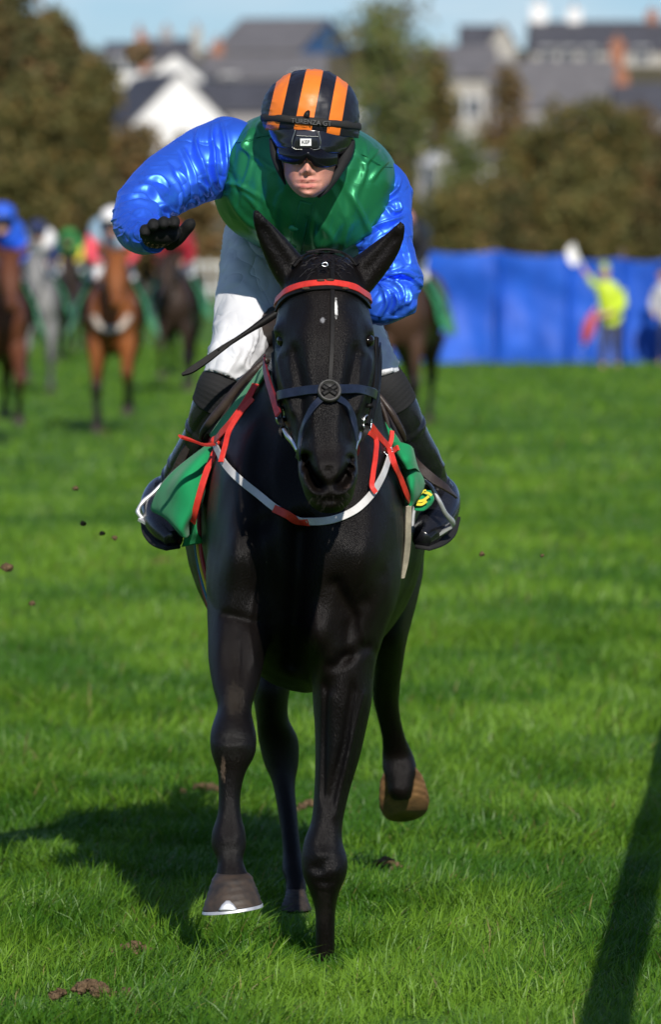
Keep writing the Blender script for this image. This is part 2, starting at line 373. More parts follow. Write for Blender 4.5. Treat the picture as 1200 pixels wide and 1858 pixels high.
# ------------------------------------------------------------------ running rail along the right of the course (its shadow falls across the grass)
MAT_RAIL = mat('white_plastic', (0.8, 0.8, 0.78), rough=0.4, var=0.05, vscale=6)
def build_rail():
    d = Vector((0.43, 6.4, 0)).normalized(); off = Vector((SUN_TO.x, SUN_TO.y, 0)) / SUN_TO.z
    h = 1.12; p0 = Vector((0.545, -1.3, 0)) + off * h
    root = empty('running_rail', p0 - d * 6); tag(root, 'white plastic running rail out of frame whose shadow crosses the grass at right', 'rail')
    a = p0 - d * 6; b = p0 + d * 60
    V, F = tube([a + Vector((0, 0, h)), (a + b) / 2 + Vector((0, 0, h)), b + Vector((0, 0, h))], 0.050, 12, 16)
    o = mesh_obj('top_rail', np.array(V) - np.array(a), F, MAT_RAIL, root)
    side = Vector((d.y, -d.x, 0))
    for k in range(7):
        q = a + d * (1.5 + 9.0 * k)
        V, F = tube([q + Vector((0, 0, h)) , q + side * 0.12 + Vector((0, 0, h - 0.1)), q + side * 0.26 + Vector((0, 0, h * 0.5)), q + side * 0.3 + Vector((0, 0, -0.2))], 0.03, 16, 10)
        mesh_obj('post', np.array(V) - np.array(a), F, MAT_RAIL, root)
build_rail()

# ------------------------------------------------------------------ blue tarpaulin screen
MAT_TARP = mat('blue_tarpaulin', (0.009, 0.060, 0.36), rough=0.55, spec=0.3, var=0.3, vscale=1.6, col2=(0.018, 0.110, 0.58))
MAT_POST = mat('timber_post', (0.08, 0.06, 0.045), rough=0.9, var=0.3, vscale=30)
def build_tarp():
    Y0 = 90.0; root = empty('tarpaulin_screen', P(700, 660, Y0)); root.location.z = 0; rl = np.array(root.location)
    tag(root, 'long bright blue tarpaulin screen on posts behind the course at right', 'screen')
    xs = [640, 772, 902, 1030, 1130, 1215, 1330, 1450]
    for k in range(len(xs) - 1):
        n, m = 60, 16; u = np.linspace(0, 1, n)[None, :].repeat(m, 0); v = np.linspace(0, 1, m)[:, None].repeat(n, 1)
        xa, xb = P(xs[k], 600, Y0).x, P(xs[k+1], 600, Y0).x
        top = 1.73 - 0.05 * np.sin(u * math.pi) - [0.02, 0.0, 0.0, 0.10, 0.12, 0.13, 0.12][k] - 0.06 * u * (k == 2)
        X = xa + (xb - xa) * u; Z = 0.02 + (top - 0.02) * v
        Yd = 0.10 * np.sin(u * math.pi) * (0.4 + 0.6 * np.sin(v * math.pi)) + 0.06 * fbm(np.stack([X * 1.1 + Z * 0.8, Z * 1.5 - X * 0.3, X * 0 + k], -1), 3)
        Yd = Yd - 0.07 * np.exp(-(u / 0.05) ** 2) + 0.04 * np.exp(-((u - 0.12) / 0.05) ** 2) + 0.05 * np.exp(-((1 - u) / 0.06) ** 2) + 0.03 * np.sin(u * 9 + v * 3 + k * 2) * (1 - v)
        G = np.stack([X, Y0 + Yd, Z], -1) - rl; V, F = grid_mesh(G, caps=False, closed_v=False); mesh_obj('tarpaulin', V, F, MAT_TARP, root)
    for x in xs:
        p = P(x, 600, Y0 + 0.12); V, F = tube([(p.x, p.y, -0.2), (p.x, p.y, 0.9), (p.x, p.y, 1.75)], 0.05, 8, 8); mesh_obj('post', np.array(V) - rl, F, MAT_POST, root)
build_tarp()

# ------------------------------------------------------------------ white paling fence far left
def build_paling():
    Y0 = 285.0; z0 = 0.0; a = P(335, 500, Y0).x; b = P(575, 500, Y0).x; root = empty('paling_fence', (a, Y0, 0))
    tag(root, 'white paling fence in the distance left of the rider', 'fence')
    V, F = box((0, 0, 0), (0.05, 0.03, 0.85)); pm = bpy.data.meshes.new('pale'); pm.from_pydata(V, [], F); pm.materials.append(MAT_RAIL)
    x = 0.0; L = b - a
    while x < L:
        o = bpy.data.objects.new('pale', pm); COL.objects.link(o); o.parent = root; o.location = (x, 0, 0.85); x += 0.55
    for z in (0.45, 1.5): V, F = box((L / 2, 0.06, z), (L / 2, 0.03, 0.06)); mesh_obj('fence_rail', V, F, MAT_RAIL, root)
build_paling()

# ------------------------------------------------------------------ trees and bushes
MAT_LEAF = mat('leaves', (0.06, 0.07, 0.02), rough=0.6, spec=0.2, attr='tint', trans=0.25)
MAT_BARK = mat('bark', (0.07, 0.055, 0.04), rough=0.9, var=0.3, vscale=3)
def plant(name, label, cat, base, lumps, n, leaf, cols, trunk=None, group=None):
    """lumps: (x, y, z, rx, ry, rz) relative to the base; leaf faces spread through them"""
    root = empty(name, base); tag(root, label, cat, group)
    w = np.array([l[3] * l[5] for l in lumps]); w = w / w.sum(); k = RNG.choice(len(lumps), n, p=w); L = np.array(lumps)[k]
    d = RNG.normal(size=(n, 3)); d /= np.linalg.norm(d, axis=1, keepdims=True); r = RNG.random(n) ** 0.42
    p = L[:, :3] + d * L[:, 3:6] * r[:, None] * (1 + 0.22 * fbm(d * 2.3 + k[:, None], 2))[:, None]
    keep = fbm(p * 0.55 / max(leaf, 0.2) * 0.35 + 5, 2) > -0.55; p, k = p[keep], k[keep]; p[:, 2] = np.maximum(p[:, 2], 0.05); n = len(p)
    s = leaf * RNG.uniform(0.5, 1.3, n)[:, None]
    a = RNG.normal(size=(n, 3)); a /= np.linalg.norm(a, axis=1, keepdims=True); b = np.cross(a, RNG.normal(size=(n, 3))); b /= np.maximum(np.linalg.norm(b, axis=1, keepdims=True), 1e-6)
    V = np.stack([p - a * s, p + b * s * 0.5, p + a * s, p - b * s * 0.5], 1).reshape(-1, 3)
    F = np.arange(n * 4).reshape(-1, 4)
    o = mesh_obj('crown' if trunk else 'foliage', V.tolist(), F.tolist(), MAT_LEAF, root, False)
    t = np.clip(0.5 + 0.5 * fbm(p * 0.5 + 2.0, 3) + RNG.normal(0, 0.22, n), 0, 1)[:, None]; c = np.array(cols[0]) * (1 - t) + np.array(cols[1]) * t
    if len(cols) > 2: c = np.where((RNG.random(n) < 0.18)[:, None], np.array(cols[2]), c)
    set_color_attr(o, 'tint', np.repeat(c, 4, axis=0))
    if trunk:
        h, r = trunk; parts = [tube([(0, 0, -0.3), (0.05 * h, 0, h * 0.4), (-0.03 * h, 0.02 * h, h * 0.85)], [r, r * 0.75, r * 0.4], 14, 10)]
        for q in lumps[:7]: parts.append(tube([(0.03 * h, 0, h * 0.42), (q[0] * 0.5, q[1] * 0.5, (h * 0.45 + q[2]) / 2 + 0.3), (q[0], q[1], q[2])], [r * 0.5, r * 0.32, r * 0.1], 10, 7))
        V, F = join(parts); mesh_obj('trunk', V, F, MAT_BARK, root)
    return root
OLIVE = [(0.074, 0.077, 0.026), (0.193, 0.176, 0.058), (0.249, 0.165, 0.052)]
BROWN = [(0.104, 0.076, 0.035), (0.24, 0.182, 0.071), (0.284, 0.153, 0.06)]
GREEN = [(0.074, 0.104, 0.029), (0.179, 0.218, 0.066), (0.252, 0.218, 0.081)]
DARK = [(0.067, 0.071, 0.029), (0.159, 0.146, 0.053), (0.219, 0.134, 0.053)]
def bush_at(name, label, cat, px0, px1, py0, py1, Y, n, leaf, cols, trunk=False, seed=0, group=None, nl=9):
    a, b = P(px0, py1, Y), P(px1, py0, Y); base = ((a.x + b.x) / 2, Y, float(ground_z(0, Y))); hw = (b.x - a.x) / 2; top = b.z - base[2]; bot = max(a.z - base[2], 0.0) if trunk else 0.0
    rs = random.Random(seed); lumps = []
    for k in range(nl):
        f = k / (nl - 1); zz = bot + (top - bot) * (0.16 + 0.66 * rs.random()); t = (zz - bot) / (top - bot); ww = math.sqrt(max(0.08, 1 - (max(0, t - 0.25) / 0.78) ** 2))
        rx = hw * rs.uniform(0.30, 0.48); rz = (top - bot) * rs.uniform(0.15, 0.24)
        lumps.append((rs.uniform(-1, 1) * max(0, hw * ww - rx), rs.uniform(-0.5, 0.5) * hw, min(zz, top - rz), rx, rx * 1.0, rz))
    lumps.append((0, 0, top - (top - bot) * 0.2, hw * 0.4, hw * 0.4, (top - bot) * 0.2))
    lumps.append((0, 0, bot + (top - bot) * 0.38, hw * 0.8, hw * 0.6, (top - bot) * 0.34))
    return plant(name, label, cat, base, lumps, n, leaf, cols, (top, max(0.12, top * 0.028)) if trunk else None, group)
bush_at('broadleaf_tree', 'tallest dark olive tree at the left edge of the photo', 'tree', -190, 118, -130, 400, 360, 16000, 0.32, DARK, True, 1, nl=14)
bush_at('broadleaf_tree', 'dark rounded tree standing right of the tallest one at left', 'tree', 0, 200, 10, 430, 345, 15000, 0.30, DARK, True, 2, nl=12)
bush_at('broadleaf_tree', 'olive tinged tree in front of the dark trees at left', 'tree', -60, 165, 130, 480, 335, 9000, 0.25, OLIVE, True, 3, nl=12)
bush_at('broadleaf_tree', 'middle sized olive tree sloping down towards the white gable', 'tree', 70, 258, 110, 450, 338, 12000, 0.28, OLIVE, True, 31, nl=12)
bush_at('shrub', 'brown bare looking bush below the white gable', 'bush', 150, 340, 215, 500, 332, 10000, 0.22, BROWN, False, 4, 'bushes beyond the course')
bush_at('shrub', 'olive bush low at the far left behind the riders', 'bush', -80, 130, 270, 500, 320, 6000, 0.2, OLIVE, False, 5, 'bushes beyond the course')
bush_at('shrub', 'dark bush left of the raised sleeve', 'bush', 110, 260, 300, 500, 318, 5000, 0.2, DARK, False, 6, 'bushes beyond the course')
bush_at('shrub', 'brownish bush under the raised sleeve', 'bush', 260, 430, 240, 490, 322, 9000, 0.22, BROWN, False, 7, 'bushes beyond the course')
bush_at('shrub', 'olive bush behind the rider back', 'bush', 390, 560, 235, 490, 326, 5000, 0.2, OLIVE, False, 8, 'bushes beyond the course')
bush_at('shrub', 'low olive bush right of the rider head', 'bush', 640, 800, 280, 470, 330, 5000, 0.2, OLIVE, False, 9, 'bushes beyond the course')
bush_at('shrub', 'wide dark hedge bush above the blue screen', 'bush', 735, 900, 330, 520, 300, 6000, 0.18, OLIVE, False, 10, 'bushes beyond the course')
bush_at('shrub', 'dense low bush hiding the foot of the two white sheds', 'bush', 770, 970, 316, 520, 312, 9000, 0.2, OLIVE, False, 33, 'bushes beyond the course', 14)
bush_at('shrub', 'olive bush above the middle of the blue screen', 'bush', 850, 1010, 315, 520, 305, 6000, 0.18, DARK, False, 11, 'bushes beyond the course')
bush_at('shrub', 'large rounded olive bush at right below the long roof', 'bush', 925, 1230, 168, 520, 318, 20000, 0.22, OLIVE, False, 12, 'bushes beyond the course', 14)
bush_at('shrub', 'lower olive bush in front of the large rounded bush at right', 'bush', 960, 1160, 245, 520, 308, 10000, 0.2, OLIVE, False, 13, 'bushes beyond the course', 12)
bush_at('shrub', 'broad olive bush left of the large rounded bush', 'bush', 860, 1070, 215, 520, 322, 12000, 0.22, OLIVE, False, 41, 'bushes beyond the course', 14)
bush_at('shrub', 'broad brownish bush right of the large rounded bush', 'bush', 1040, 1270, 185, 520, 326, 12000, 0.22, BROWN, False, 42, 'bushes beyond the course', 14)
bush_at('shrub', 'dark bush at the right edge of the photo', 'bush', 1120, 1330, 230, 520, 312, 7000, 0.2, DARK, False, 14, 'bushes beyond the course')
bush_at('ash_tree', 'thin leaved green tree rising behind the rider helmet', 'tree', 610, 800, -10, 330, 400, 3200, 0.26, GREEN, True, 15, nl=11)
bush_at('ash_tree', 'sparse olive tree right of the helmet reaching the sky', 'tree', 570, 850, -40, 230, 430, 1500, 0.26, OLIVE, True, 16, nl=10)
bush_at('ash_tree', 'thin olive tree in front of the pale house with many windows', 'tree', 730, 850, 70, 320, 405, 1700, 0.24, OLIVE, True, 51, nl=10)
bush_at('ash_tree', 'thin brownish tree in front of the wide grey roof', 'tree', 855, 975, 110, 320, 400, 1600, 0.24, BROWN, True, 52, nl=10)
bush_at('shrub', 'small dark green bush in front of the pale houses', 'bush', 760, 950, 228, 330, 345, 4500, 0.18, GREEN, False, 17, 'bushes beyond the course')

for sx, lab in ((-1, 'far olive woodland beyond the left edge of the photo'), (1, 'far olive woodland beyond the right edge of the photo')):
    rs = random.Random(60 + sx); lumps = []
    for k in range(46):
        h = rs.uniform(3.5, 8.5); lumps.append((sx * rs.uniform(1, 62), rs.uniform(-8, 14), h * 0.5, rs.uniform(2.2, 4.2), 3.0, h * 0.5))
    w_ = plant('woodland', lab, 'woodland', (sx * 19.5, 334, 0), lumps, 26000, 0.42, OLIVE); w_['kind'] = 'stuff'
    for ch in w_.children: ch['kind'] = 'stuff'
# ------------------------------------------------------------------ town on the hill
MAT_WHITE = mat('white_render', (0.72, 0.72, 0.70), rough=0.8, var=0.06, vscale=0.6)
MAT_CREAM = mat('cream_render', (0.34, 0.325, 0.29), rough=0.85, var=0.1, vscale=0.5)
MAT_GREYW = mat('grey_render', (0.27, 0.255, 0.25), rough=0.85, var=0.15, vscale=0.5)
MAT_SLATE = mat('slate', (0.068, 0.069, 0.080), rough=0.7, var=0.25, vscale=0.9, spec=0.3)
MAT_SLATE2 = mat('pale_slate', (0.14, 0.135, 0.138), rough=0.75, var=0.2, vscale=0.9, spec=0.3)
MAT_BRICK = mat('brick', (0.30, 0.13, 0.075), rough=0.9, var=0.2, vscale=2)
MAT_BLUEW = mat('blue_cladding', (0.02, 0.10, 0.26), rough=0.5, var=0.1, vscale=1)
MAT_PANE = mat('window_glass', (0.03, 0.035, 0.045), rough=0.08, spec=0.8)
def house(label, px0, px1, py_eave, py_base, py_ridge, Y, wall, roof, gable=False, depth=8.0, chim=(), wins=(), rz=0.0, name='town_house', wallR=None):
    """front wall measured between px0..px1; gable: the gable end faces the course"""
    a, b = P(px0, py_base, Y), P(px1, py_base, Y); W = (b.x - a.x) / 2; ze = P(px0, py_eave, Y).z; zr = P(px0, py_ridge, Y).z
    zb = min(a.z, float(ground_z(0, Y))) - 0.5
    root = empty(name, ((a.x + b.x) / 2, Y, zb), rz); tag(root, label, 'house', 'houses of the town on the hill'); h, r = ze - zb, zr - zb; D = depth
    if gable:
        V = [(-W,0,0),(W,0,0),(W,D,0),(-W,D,0),(-W,0,h),(W,0,h),(W,D,h),(-W,D,h),(0,0,r),(0,D,r)]
        mesh_obj('wall', V, [(0,1,5,8,4),(2,3,7,9,6),(1,2,6,5),(3,0,4,7)], wall, root, False)
        for s in (-1, 1):
            e = Vector((s*W*1.06, 0, h - (r-h)*0.06)); t = Vector((0, 0, r)); nrm = Vector((s*(r-h), 0, W)).normalized() * 0.18
            q = [e + Vector((0,-0.25,0)), t + Vector((0,-0.25,0)), t + Vector((0,D+0.25,0)), e + Vector((0,D+0.25,0))]; V = [v + nrm * 0.1 for v in q] + [v + nrm for v in q]
            mesh_obj('roof', V, [(0,1,2,3),(7,6,5,4),(0,4,5,1),(1,5,6,2),(2,6,7,3),(3,7,4,0)], roof, root, False)
    else:
        V = [(-W,0,0),(W,0,0),(W,D,0),(-W,D,0),(-W,0,h),(W,0,h),(W,D,h),(-W,D,h),(-W,D/2,r),(W,D/2,r)]
        mesh_obj('wall', V, [(0,1,5,4),(2,3,7,6),(3,0,4,8,7)] + ([] if wallR else [(1,2,6,9,5)]), wall, root, False)
        if wallR: mesh_obj('gable_wall', V, [(1,2,6,9,5)], wallR, root, False)
        for s in (0, 1):
            y0 = -0.35 if s == 0 else D + 0.35; e0, e1, t0, t1 = (-W-0.2, y0, h-0.15), (W+0.2, y0, h-0.15), (-W-0.2, D/2, r), (W+0.2, D/2, r)
            q = [Vector(e0), Vector(e1), Vector(t1), Vector(t0)]; V = [v + Vector((0,0,0.03)) for v in q] + [v + Vector((0,0,0.22)) for v in q]
            mesh_obj('roof', V, [(0,1,2,3),(7,6,5,4),(0,4,5,1),(1,5,6,2),(2,6,7,3),(3,7,4,0)], roof, root, False)
    for (px, pw, ph, m) in chim:
        x = P(px, 0, Y).x - (a.x + b.x) / 2; w2 = M(pw / 2, Y); hh = M(ph, Y); yy = D / 2 if not gable else 1.0
        c = mesh_obj('chimney', *box((x, yy, r + hh / 2 - 0.7), (w2, 0.45, hh / 2 + 0.7)), m, root, False)
        mesh_obj('chimney_pot', *tube([(x, yy, r + hh), (x, yy, r + hh + 0.3), (x, yy, r + hh + 0.55)], [0.16, 0.14, 0.15], 6, 10), MAT_BRICK, c)
    for (fx, fz, fw, fh) in wins:
        x = -W + 2 * W * fx; z = h * fz; w2, h2 = fw / 2, fh / 2
        f = mesh_obj('window', *join([box((x, -0.03, z + h2 + 0.05), (w2 + 0.1, 0.06, 0.05)), box((x, -0.05, z - h2 - 0.05), (w2 + 0.16, 0.1, 0.05)), box((x - w2 - 0.05, -0.03, z), (0.05, 0.06, h2)), box((x + w2 + 0.05, -0.03, z), (0.05, 0.06, h2)), box((x, -0.03, z), (0.03, 0.05, h2))]), MAT_WHITE, root, False)
        mesh_obj('pane', *box((x, -0.012, z), (w2, 0.008, h2)), MAT_PANE, f, False)
    return root
house('white house with a broad gable at upper left', 238, 415, 222, 320, 132, 470, MAT_WHITE, MAT_SLATE, True, 16.0, rz=0.22, wins=[(0.35, 0.55, 1.2, 1.5)])
house('small white gabled house behind the broad white gable', 268, 368, 138, 230, 98, 540, MAT_WHITE, MAT_SLATE2, True, 9.0, chim=[(258, 16, 30, MAT_BRICK)], rz=-0.1)
house('white cottage with dark roof at the left of the town', 190, 262, 108, 190, 78, 600, MAT_WHITE, MAT_SLATE, False, 8.0, chim=[(250, 10, 26, MAT_BRICK)], wins=[(0.3, 0.9, 1.2, 1.4), (0.7, 0.9, 1.2, 1.4)])
house('dark roofed house left of the large slate roof', 262, 345, 104, 190, 72, 640, MAT_GREYW, MAT_SLATE, False, 8.0, chim=[(300, 22, 22, MAT_GREYW), (355, 20, 24, MAT_CREAM)])
house('large slate roofed hall with blue gable end near the skyline', 385, 545, 92, 190, 28, 660, MAT_GREYW, MAT_SLATE2, False, 26.0, rz=-0.22, wallR=MAT_BLUEW)
house('long low slate roof behind the rider shoulder', 340, 560, 200, 280, 150, 500, MAT_GREYW, MAT_SLATE, False, 12.0, rz=0.05)
house('grey slate house below the large hall', 372, 590, 142, 220, 98, 570, MAT_GREYW, MAT_SLATE2, False, 12.0, chim=[(392, 22, 26, MAT_BRICK)], wins=[(0.2, 0.9, 1.2, 1.4), (0.8, 0.9, 1.2, 1.4)])
house('white house with blue trim just right of the helmet', 636, 662, 182, 260, 150, 480, MAT_WHITE, MAT_SLATE, True, 8.0)
house('small blue clad shed just right of the helmet', 660, 690, 190, 260, 180, 472, MAT_BLUEW, MAT_BLUEW, False, 6.0, name='shed')
house('pale house with many windows behind the thin tree', 760, 885, 138, 270, 104, 460, MAT_CREAM, MAT_SLATE2, False, 9.0, wins=[(0.12, 0.78, 1.0, 1.3), (0.32, 0.78, 1.0, 1.3), (0.55, 0.78, 1.0, 1.3), (0.8, 0.78, 1.0, 1.3), (0.2, 0.5, 1.0, 1.3), (0.62, 0.5, 1.0, 1.3)])
house('dark roofed house beside the cream gable', 838, 902, 96, 170, 46, 620, MAT_GREYW, MAT_SLATE, False, 9.0)
house('cream gabled house at the skyline right of centre', 888, 936, 82, 170, 42, 610, MAT_CREAM, MAT_SLATE, True, 10.0)
house('long dark slate roofed terrace with two white chimneys at upper right', 965, 1260, 92, 190, 38, 640, MAT_CREAM, MAT_SLATE, False, 12.0, chim=[(982, 30, 34, MAT_WHITE), (1047, 26, 26, MAT_WHITE), (1190, 22, 22, MAT_BRICK)], wins=[(0.1, 0.92, 1.3, 1.4), (0.22, 0.92, 1.3, 1.4), (0.36, 0.92, 1.3, 1.4), (0.52, 0.92, 1.3, 1.4), (0.68, 0.92, 1.3, 1.4)])
house('wide grey roofed house below the terrace at right', 895, 1120, 196, 290, 108, 540, MAT_GREYW, MAT_SLATE2, False, 14.0, chim=[(1128, 26, 40, MAT_BRICK)])
house('dark roofed house at the right edge below the terrace', 1120, 1290, 205, 290, 152, 500, MAT_GREYW, MAT_SLATE, False, 10.0, chim=[(1135, 24, 26, MAT_BRICK)])
house('grey house between the thin tree and the wide roof', 735, 900, 120, 200, 84, 580, MAT_GREYW, MAT_SLATE2, False, 10.0, wins=[(0.3, 0.9, 1.1, 1.3), (0.7, 0.9, 1.1, 1.3)])
house('low white shed left of its twin above the hedge', 787, 832, 300, 330, 276, 352, MAT_WHITE, MAT_WHITE, True, 5.0, rz=0.1, name='shed')
house('longer low white shed right of its twin above the hedge', 850, 922, 290, 330, 282, 352, MAT_WHITE, MAT_SLATE2, False, 5.0, name='shed')
# ================================================================== the black horse
CX = -0.057                                    # its middle line
TRUNK = [xz(-0.10, CX, 0.84, 1.00, 0.08), xz(-0.06, CX, 0.74, 1.10, 0.145), xz(0.02, CX, 0.645, 1.20, 0.19), xz(0.14, CX, 0.585, 1.27, 0.212), xz(0.36, CX, 0.565, 1.34, 0.228),
         xz(0.62, CX - 0.005, 0.56, 1.37, 0.252), xz(1.0, CX, 0.57, 1.31, 0.288), xz(1.35, CX, 0.63, 1.33, 0.282), xz(1.7, CX, 0.74, 1.37, 0.262), xz(1.95, CX, 0.85, 1.30, 0.21), xz(2.1, CX, 0.95, 1.2, 0.10)]
NECK = [hfb(505, 545, 645, -0.30, -0.02), hfb(545, 528, 660, -0.26, 0.10), hfb(600, 512, 672, -0.18, 0.24), hfb(660, 488, 684, -0.12, 0.40), hfb(720, 470, 690, -0.08, 0.52), hfb(780, 440, 698, -0.06, 0.60),
        hfb(840, 405, 710, -0.05, 0.66), hfb(900, 388, 720, -0.07, 0.66), hfb(980, 376, 730, -0.07, 0.62), hfb(1050, 378, 724, -0.03, 0.5)]
HEAD = [hfb(462, 562, 622, -0.42, -0.30, 2.2), hfb(478, 540, 645, -0.47, -0.20, 2.3), hfb(510, 520, 658, -0.52, -0.12, 2.5), hfb(550, 508, 666, -0.555, -0.06, 2.6), hfb(590, 500, 676, -0.58, 0.0, 2.6, 2.1), hfb(620, 497, 680, -0.60, 0.02, 2.5, 2.1),
        hfb(660, 498, 682, -0.62, 0.02, 2.6, 2.2), hfb(700, 502, 678, -0.638, -0.03, 2.55, 2.3), hfb(740, 511, 669, -0.655, -0.11, 2.45, 2.3), hfb(780, 522, 658, -0.673, -0.22, 2.35, 2.3), hfb(815, 536, 649, -0.69, -0.33, 2.3, 2.2),
        hfb(838, 541, 649, -0.705, -0.40, 2.3, 2.2), hfb(860, 542, 650, -0.715, -0.44, 2.5), hfb(882, 548, 645, -0.715, -0.47, 2.6), hfb(904, 556, 639, -0.70, -0.50, 2.4), hfb(920, 567, 628, -0.685, -0.53, 2.2), hfb(930, 582, 614, -0.66, -0.57, 2.0)]
def ear(pts, wid, thk):
    rows = []
    for i, (p, w, t) in enumerate(zip(pts, wid, thk)):
        a = pts[max(i-1, 0)]; b = pts[min(i+1, len(pts)-1)]; tg = (b - a).normalized(); u = tg.cross(Vector((0, 1, 0))).normalized()
        rows.append(ring(p, u * w, Vector((0, t, 0)), 2.2))
    return loft(rows, 30, 16)
EARS = [ear([P(545, 522, -0.36), P(526, 490, -0.36), P(505, 457, -0.37), P(484, 424, -0.385), P(470, 400, -0.40), P(463, 383, -0.41)], [0.034, 0.037, 0.032, 0.0225, 0.013, 0.006], [0.04, 0.034, 0.028, 0.02, 0.013, 0.006]),
        ear([P(642, 524, -0.36), P(664, 492, -0.36), P(690, 464, -0.37), P(713, 437, -0.385), P(726, 415, -0.40), P(732, 402, -0.41)], [0.034, 0.037, 0.032, 0.0225, 0.013, 0.006], [0.04, 0.034, 0.028, 0.02, 0.013, 0.006])]
FORE_L = [hr(930, 400, 520, 0.22, 0.2), hr(1010, 374, 510, 0.14, 0.19), hr(1070, 373, 505, 0.08, 0.175), hr(1110, 375, 500, 0.04, 0.16), hr(1160, 376, 490, -0.02, 0.13), hr(1200, 378, 480, -0.07, 0.11), hr(1245, 386, 470, -0.14, 0.09), hr(1285, 395, 457, -0.20, 0.072), hr(1312, 386, 461, -0.235, 0.068),
          hr(1340, 381, 466, -0.26, 0.066), hr(1368, 384, 463, -0.27, 0.058), hr(1398, 395, 447, -0.275, 0.045), hr(1440, 397, 437, -0.285, 0.036), hr(1480, 394, 438, -0.295, 0.038), hr(1512, 384, 446, -0.305, 0.048), hr(1535, 383, 447, -0.31, 0.05), hr(1562, 394, 441, -0.33, 0.042), hr(1592, 391, 452, -0.35, 0.045), hr(1606, 392, 452, -0.355, 0.045)]
FORE_R = [hr(930, 610, 712, 0.24, 0.2), hr(1020, 602, 731, 0.16, 0.19), hr(1090, 592, 722, 0.12, 0.17), hr(1160, 575, 695, 0.08, 0.135), hr(1215, 566, 680, 0.06, 0.11), hr(1265, 567, 676, 0.05, 0.095), hr(1320, 571, 665, 0.04, 0.08), hr(1380, 572, 651, 0.03, 0.068), hr(1440, 570, 634, 0.02, 0.055), hr(1495, 564, 622, 0.005, 0.048),
          hr(1528, 552, 622, -0.005, 0.053), hr(1560, 547, 631, -0.015, 0.058), hr(1588, 550, 629, -0.018, 0.055), hr(1618, 562, 617, -0.01, 0.045), hr(1648, 571, 610, 0.0, 0.034), hr(1700, 573, 608, 0.012, 0.031), hr(1760, 572, 608, 0.022, 0.031), hr(1800, 570, 612, 0.03, 0.034)]
HIND_L = [hr(1060, 400, 560, 1.5, 0.3), hr(1150, 425, 552, 1.38, 0.22), hr(1210, 445, 540, 1.26, 0.16), hr(1260, 457, 525, 1.2, 0.11), hr(1300, 464, 523, 1.22, 0.085), hr(1345, 469, 542, 1.28, 0.08), hr(1385, 480, 542, 1.28, 0.07), hr(1418, 493, 536, 1.25, 0.048), hr(1480, 505, 540, 1.2, 0.034),
          hr(1545, 513, 547, 1.15, 0.034), hr(1580, 512, 555, 1.12, 0.044), hr(1604, 519, 556, 1.09, 0.038), hr(1622, 518, 557, 1.07, 0.04)]
HIND_R = [hr(930, 600, 768, 1.6, 0.3), hr(1010, 622, 771, 1.55, 0.3), hr(1070, 640, 764, 1.48, 0.25), hr(1120, 655, 750, 1.42, 0.19), hr(1160, 668, 740, 1.40, 0.15), hr(1200, 675, 733, 1.45, 0.11), hr(1235, 674, 729, 1.54, 0.088), hr(1270, 677, 725, 1.62, 0.064), hr(1310, 687, 729, 1.70, 0.046), hr(1345, 694, 739, 1.77, 0.045),
          hr(1374, 694, 752, 1.81, 0.05), hr(1396, 695, 757, 1.80, 0.05), hr(1416, 701, 753, 1.79, 0.046), hr(1434, 704, 750, 1.785, 0.044), hr(1450, 712, 746, 1.80, 0.04)]

